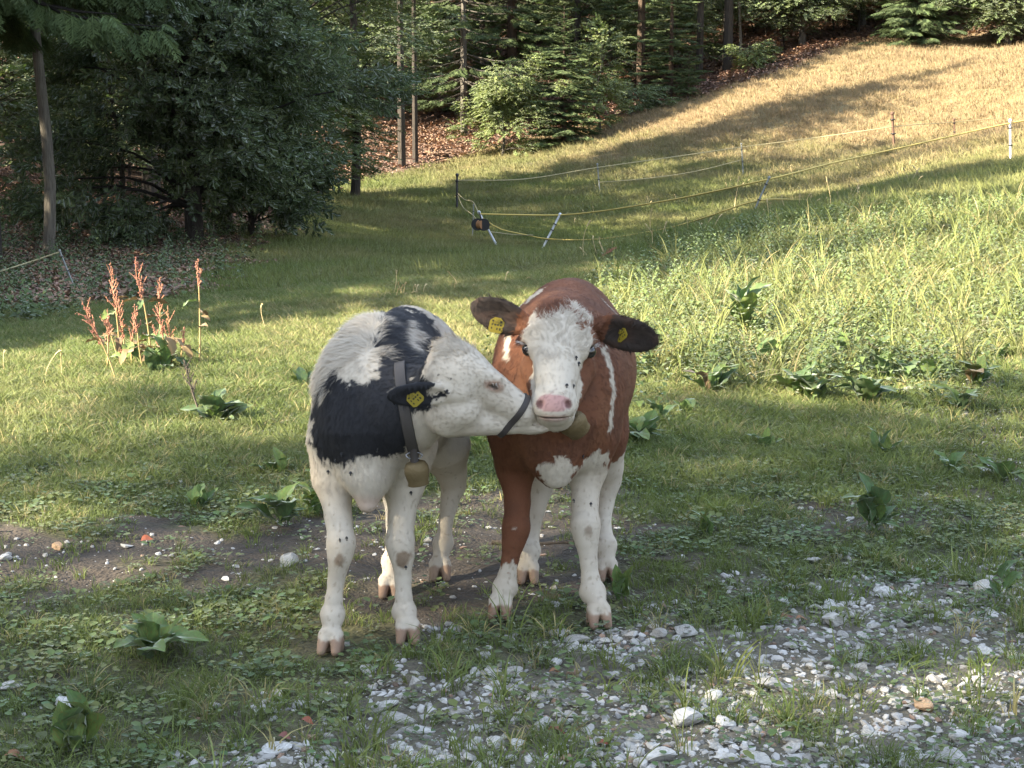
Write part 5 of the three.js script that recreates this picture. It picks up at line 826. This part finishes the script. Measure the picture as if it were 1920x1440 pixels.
// ---- the brown and white calf facing the camera
{
  const F = new Field(), ax = V(-0.02, 0, 0.6).normalize();
  F.add(ellip(at(1058, 692, 4.52), [0.213, 0.235, 0.38], ax), 0.05).add(ellip(at(1042, 735, 4.27), [0.165, 0.21, 0.18], ax), 0.08).add(ellip(at(1066, 640, 4.8), [0.175, 0.18, 0.2], ax), 0.08);
  F.add(cone(at(1048, 600, 4.3), 0.06, at(1060, 578, 4.55), 0.055), 0.08).add(cone(at(1060, 578, 4.55), 0.055, at(1075, 570, 4.85), 0.06), 0.08);
  F.add(ellip(at(968, 775, 4.29), [0.065, 0.155, 0.1], ax), 0.06).add(ellip(at(1106, 775, 4.28), [0.065, 0.155, 0.1], ax), 0.06);
  F.add(cone(at(1036, 800, 4.2), 0.115, at(1038, 860, 4.18), 0.065), 0.07).add(cone(at(1040, 855, 4.17), 0.05, at(1043, 895, 4.16), 0.025), 0.05);
  const ground = [], PFL = G(938, 1160), PFR = G(1123, 1177), PHL = G(990, 1094), PHR = G(1138, 1089);
  ground.push(leg(F, [[at(967, 815, 4.3), 0.08], [at(967, 875, 4.32), 0.056], [at(970, 942, 4.29), 0.038], [at(968, 985, 4.27), 0.041], [at(963, 1015, 4.26), 0.037], [at(956, 1050, 4.25), 0.027], [at(951, 1080, 4.245), 0.029], [at(947, 1102, 4.24), 0.034]], PFL, 0.05, V(-0.15, 0, 1).normalize()));
  ground.push(leg(F, [[at(1104, 815, 4.28), 0.082], [at(1100, 875, 4.3), 0.058], [at(1097, 940, 4.26), 0.039], [at(1097, 980, 4.23), 0.043], [at(1100, 1012, 4.22), 0.038], [at(1104, 1055, 4.21), 0.027], [at(1107, 1085, 4.2), 0.029], [at(1111, 1110, 4.19), 0.035]], PFR, 0.05, V(0.18, 0, 1).normalize()));
  F.add(ellip(at(1002, 750, 4.74), [0.085, 0.18, 0.13], ax), 0.06).add(ellip(at(1128, 750, 4.74), [0.085, 0.18, 0.13], ax), 0.06);
  ground.push(leg(F, [[at(1002, 835, 4.66), 0.078], [at(1012, 890, 4.7), 0.05], [at(1012, 915, 4.71), 0.043], [at(1004, 960, 4.68), 0.03], [at(998, 995, 4.65), 0.027], [at(992, 1032, 4.61), 0.034]], PHL, 0.05, V(-0.05, 0, 1).normalize()));
  ground.push(leg(F, [[at(1130, 820, 4.68), 0.08], [at(1138, 875, 4.73), 0.05], [at(1140, 900, 4.74), 0.043], [at(1134, 945, 4.72), 0.03], [at(1131, 980, 4.69), 0.027], [at(1135, 1022, 4.65), 0.034]], PHR, 0.05, V(0.08, 0, 1).normalize()));
  F.add(cone(at(1042, 715, 4.27), 0.15, at(1046, 640, 4.16), 0.085), 0.05);
  F.add(ellip(at(1048, 622, 4.09), [0.086, 0.08, 0.085], V(0, -0.7, 0.7)), 0.04).add(cone(at(1047, 640, 4.05), 0.072, at(1041, 742, 3.93), 0.05), 0.04);
  F.add(ellip(at(1039, 760, 3.91), [0.059, 0.042, 0.048], V(0, -0.5, 1)), 0.025).add(ellip(at(1039, 781, 3.93), [0.05, 0.024, 0.042]), 0.012);
  F.add(cone(at(1008, 690, 4.1), 0.045, at(1030, 782, 3.96), 0.032), 0.03).add(cone(at(1085, 692, 4.1), 0.045, at(1050, 782, 3.96), 0.032), 0.03);
  F.add(cone(at(996, 636, 4.05), 0.026, at(1000, 652, 4.025), 0.018), 0.03).add(cone(at(1099, 640, 4.05), 0.026, at(1095, 656, 4.025), 0.018), 0.03);
  F.cut(ellip(at(985, 655, 4.035), [0.018, 0.016, 0.022]), 0.008).cut(ellip(at(1110, 659, 4.035), [0.018, 0.016, 0.022]), 0.008);
  for (const s of [-1, 1]) F.cut(ellip(at(1039 + s * 28, 759, 3.865), [0.009, 0.0125, 0.02], V(s * 0.35, 0, 1), V(-s * 0.7, 1, 0)), 0.008);
  F.cut(ellip(at(1039, 783, 3.88), [0.05, 0.0014, 0.03]), 0.004);
  const e1 = ear(F, at(992, 612, 4.13), at(889, 574, 4.15), 0.047, V(0.1, -0.15, 1)), e2 = ear(F, at(1112, 608, 4.13), at(1227, 641, 4.14), 0.049, V(-0.1, -0.2, 1));
  F.add(cone(at(1060, 560, 5.0), 0.03, at(1060, 700, 5.06), 0.02), 0.03).add(cone(at(1060, 700, 5.06), 0.018, at(1062, 850, 5.04), 0.03), 0.01);
  const f0 = F.fn(), f = (x, y, z) => { const d = f0(x, y, z); return y > 0.03 ? d : Math.max(d, Math.min(ground[0](x, y, z), ground[1](x, y, z), ground[2](x, y, z), ground[3](x, y, z))); };
  const geo = meshField(f, [-0.14, -0.03, -5.14], [0.42, 1.0, -3.8], 0.0045);
  const face = [[at(1045, 645, 4.0), 0.098], [at(1041, 710, 3.95), 0.1], [at(1039, 765, 3.92), 0.09], [at(1008, 600, 4.08), 0.03], [at(1085, 590, 4.09), 0.045]], crown = [[at(1032, 570, 4.06), 0.044], [at(1016, 586, 4.03), 0.014], [at(1092, 600, 4.02), 0.016]];
  const whites = [[at(1046, 888, 4.12), 0.05], [at(1070, 900, 4.2), 0.05], [at(1105, 860, 4.22), 0.055], [at(1100, 900, 4.28), 0.07], [at(1098, 980, 4.23), 0.1], [at(1108, 1090, 4.2), 0.13], [at(945, 1110, 4.24), 0.075], [at(953, 1065, 4.2), 0.03], [at(1012, 920, 4.72), 0.1], [at(995, 1020, 4.63), 0.14], [at(1140, 870, 4.74), 0.09], [at(1136, 990, 4.7), 0.17], [at(1000, 552, 4.5), 0.035], [at(985, 570, 4.6), 0.05], [at(1148, 575, 4.58), 0.05]];
  const seam = [at(1128, 645, 4.3), at(1140, 680, 4.3), at(1146, 715, 4.3), at(1142, 760, 4.3), at(1139, 790, 4.3)], seam2 = [at(953, 632, 4.3), at(950, 660, 4.3)], spot = [[at(955, 985, 4.2), 0.02], [at(962, 1000, 4.2), 0.016]];
  const along = (p, s) => { let d = 9; for (let i = 0; i < s.length - 1; i++) { const a = s[i], b = s[i + 1], t = clamp(((p.x - a.x) * (b.x - a.x) + (p.y - a.y) * (b.y - a.y)) / ((b.x - a.x) ** 2 + (b.y - a.y) ** 2)); d = Math.min(d, Math.hypot(p.x - a.x - (b.x - a.x) * t, p.y - a.y - (b.y - a.y) * t)); } return d; };
  const colour = p => {
    const w = furry(p), ears = [e1, e2].some(e => { const q = p.clone().sub(e.c); return q.dot(e.ax) > -0.05 && Math.abs(q.dot(e.nrm)) < 0.035 && Math.abs(q.dot(e.up)) < 0.07 && q.dot(e.ax) < 0.12; }), headZone = p.z > -4.16; let d = Math.min(blob(whites, p, w), blob(spot, p, w * 0.5));
    if (headZone) { let q = blob(face, p, w * 0.8); q = Math.max(q, -blob(crown, p, w)); d = Math.min(d, q); }
    if (p.z > -4.55) d = Math.min(d, along(p, seam) - 0.006 + w * 0.5, along(p, seam2) - 0.007 + w * 0.4);
    let c = mixc(WHITE, BROWN, sstep(-0.003, 0.003, d)); c = mixc(c, [0.09, 0.036, 0.018], 0.5 * sstep(0.2, 0.7, n3(p.x * 6, p.y * 6, p.z * 6)) * (d > 0 ? 1 : 0));
    if (ears) c = mixc([0.026, 0.017, 0.012], [0.05, 0.028, 0.018], sstep(0, 0.5, n3(p.x * 15, p.y * 15, 3)));
    const hoof = p.y - H(p.x, p.z); c = mixc(c, HOOF, sstep(0.052, 0.042, hoof + w * 0.6)); c = mixc(c, [0.3, 0.22, 0.15], 0.5 * sstep(0.02, 0.005, hoof + w));
    c = mixc(c, MUD, 0.6 * sstep(0.03, 0.015, p.distanceTo(at(1106, 1000, 4.17)) + w)); if (d < 0) { c = mixc(c, mixc(c, [0.36, 0.28, 0.19], 0.5), clamp(0.35 + 0.6 * n3(p.x * 7, p.y * 5 + 8, p.z * 7)) * (p.y < 0.45 ? 0.9 : 0.4)); c = mixc(c, MUD, 0.35 * sstep(0.7, 0.85, n3(p.x * 46, p.y * 30, p.z * 46)) * (p.y < 0.4 ? 1 : 0)); } else if (!ears) c = mixc(c, [0.22, 0.095, 0.042], 0.35 * sstep(-0.1, 0.6, n3(p.x * 5 + 3, p.y * 3, p.z * 5)));
    const np = at(1038, 757, 3.86); c = mixc(c, [0.45, 0.265, 0.235], sstep(0.044, 0.037, Math.hypot((p.x - np.x) * 0.86, (p.y - np.y) * 1.75, (p.z - np.z) * 0.7) + w * 0.3)); c = mixc(c, [0.4, 0.24, 0.2], 0.55 * sstep(0.016, 0.008, Math.hypot((p.x - np.x) * 0.3, p.y - at(1039, 784, 3.88).y, (p.z + 3.88) * 0.4)));
    for (const s of [-1, 1]) { const q = at(1039 + s * 28, 759, 3.868); c = mixc(c, [0.13, 0.06, 0.05], 0.9 * sstep(0.0125, 0.008, Math.hypot(p.x - q.x, (p.y - q.y) * 0.8, (p.z - q.z) * 0.35))); }
    c = mixc(c, mixc(c, [0.2, 0.1, 0.09], 0.4), sstep(0.3, 0.6, n3(p.x * 90, p.y * 90, p.z * 90)) * sstep(0.05, 0.04, p.distanceTo(np)));
    for (const q of [[987, 655], [1108, 659]]) c = mixc(c, [0.16, 0.1, 0.07], 0.85 * sstep(0.032, 0.02, p.distanceTo(at(q[0], q[1], 4.035))));
    return c;
  };
  skin(geo, colour);
  const o = thing('calf', 'brown calf with a white face looking straight at the camera', 'calf', V(0, 0, 0)); part('body', geo, skinMat, o);
  const whorl = at(1044, 662, 3.98); flies(f, [[1067, 736, 3.75], [1086, 683, 3.8], [1091, 695, 3.8], [1098, 872, 4.0], [1115, 972, 4.0], [1082, 965, 4.0], [1081, 739, 3.75]], 'tiny dark fly on the brown calf\'s white hair', 'flies on the brown calf');
  coatHair(o, geo, 62000, 72, (p, n, r) => {
    const hoof = p.y - H(p.x, p.z); if (hoof < 0.052 || p.distanceTo(at(1039, 762, 3.86)) < 0.036) return null;
    const c = colour(p), head = p.z > -4.14 && p.y > 0.6, low = p.y < 0.42, top = p.distanceTo(at(1055, 585, 4.06)) < 0.07;
    if (p.distanceTo(at(987, 655, 4.03)) < 0.024 || p.distanceTo(at(1108, 659, 4.03)) < 0.024) return null;
    if (head) { const d = p.clone().sub(whorl).normalize().add(V(1.1 * n3(p.x * 20, p.y * 20, p.z * 20), 0.9 * n3(p.x * 20 + 9, p.y * 20, p.z * 20), 0)); return { len: top ? 0.026 : p.y > whorl.y ? 0.016 : 0.007, dir: d, c, lift: top ? 0.35 : 0.08, mess: top ? 1.8 : 0.5, wide: 0.011 }; }
    return { len: low ? 0.006 : 0.012, dir: low ? V(0, -1, -0.2) : V(0.3 * n3(p.x * 7, p.y * 7, p.z * 7), -0.9, -0.5), c, lift: 0.04, mess: 0.5, wide: low ? 0.009 : 0.013 };
  });
  for (const [px, py] of [[987, 655], [1109, 659]]) { const e = part('eye', new THREE.SphereGeometry(0.0195, 20, 16), gloss, o); e.position.copy(at(px + (px < 1040 ? 5 : -5), py, 4.055)); }
  part('eyelashes', strand(12, 8, at(983, 646, 4.04), [0.012, 0.004, 0.02], 0.02, V(-0.9, 0.2, 0.5), 0.0006), mat(lin(0.6, 0.55, 0.5), 0.8), o); part('eyelashes', strand(12, 9, at(1113, 650, 4.04), [0.012, 0.004, 0.02], 0.02, V(0.9, 0.2, 0.5), 0.0006), mat(lin(0.6, 0.55, 0.5), 0.8), o);
  bell(o, at(1066, 784, 4.03), 0.076, 0.062, [0.5, 0.55], 0.3);
  part('hanger', tube([at(1052, 745, 4.1), at(1058, 770, 4.06), at(1066, 786, 4.03)], 0.012, 0.01, 8, 6), leather, o);
  earTag(o, onSkin(f, at(930, 618, 4.0), V(0, 0, 1)).add(V(0, -0.006, 0.004)), V(0.1, 0, 1), -0.2, 0.04, 0.042); earTag(o, onSkin(f, at(1172, 640, 4.0), V(0, 0, 1)).add(V(0, 0, 0.005)), V(-0.85, 0.15, 0.7), 0.6, 0.04, 0.034);
}
renderer.render(scene, camera);
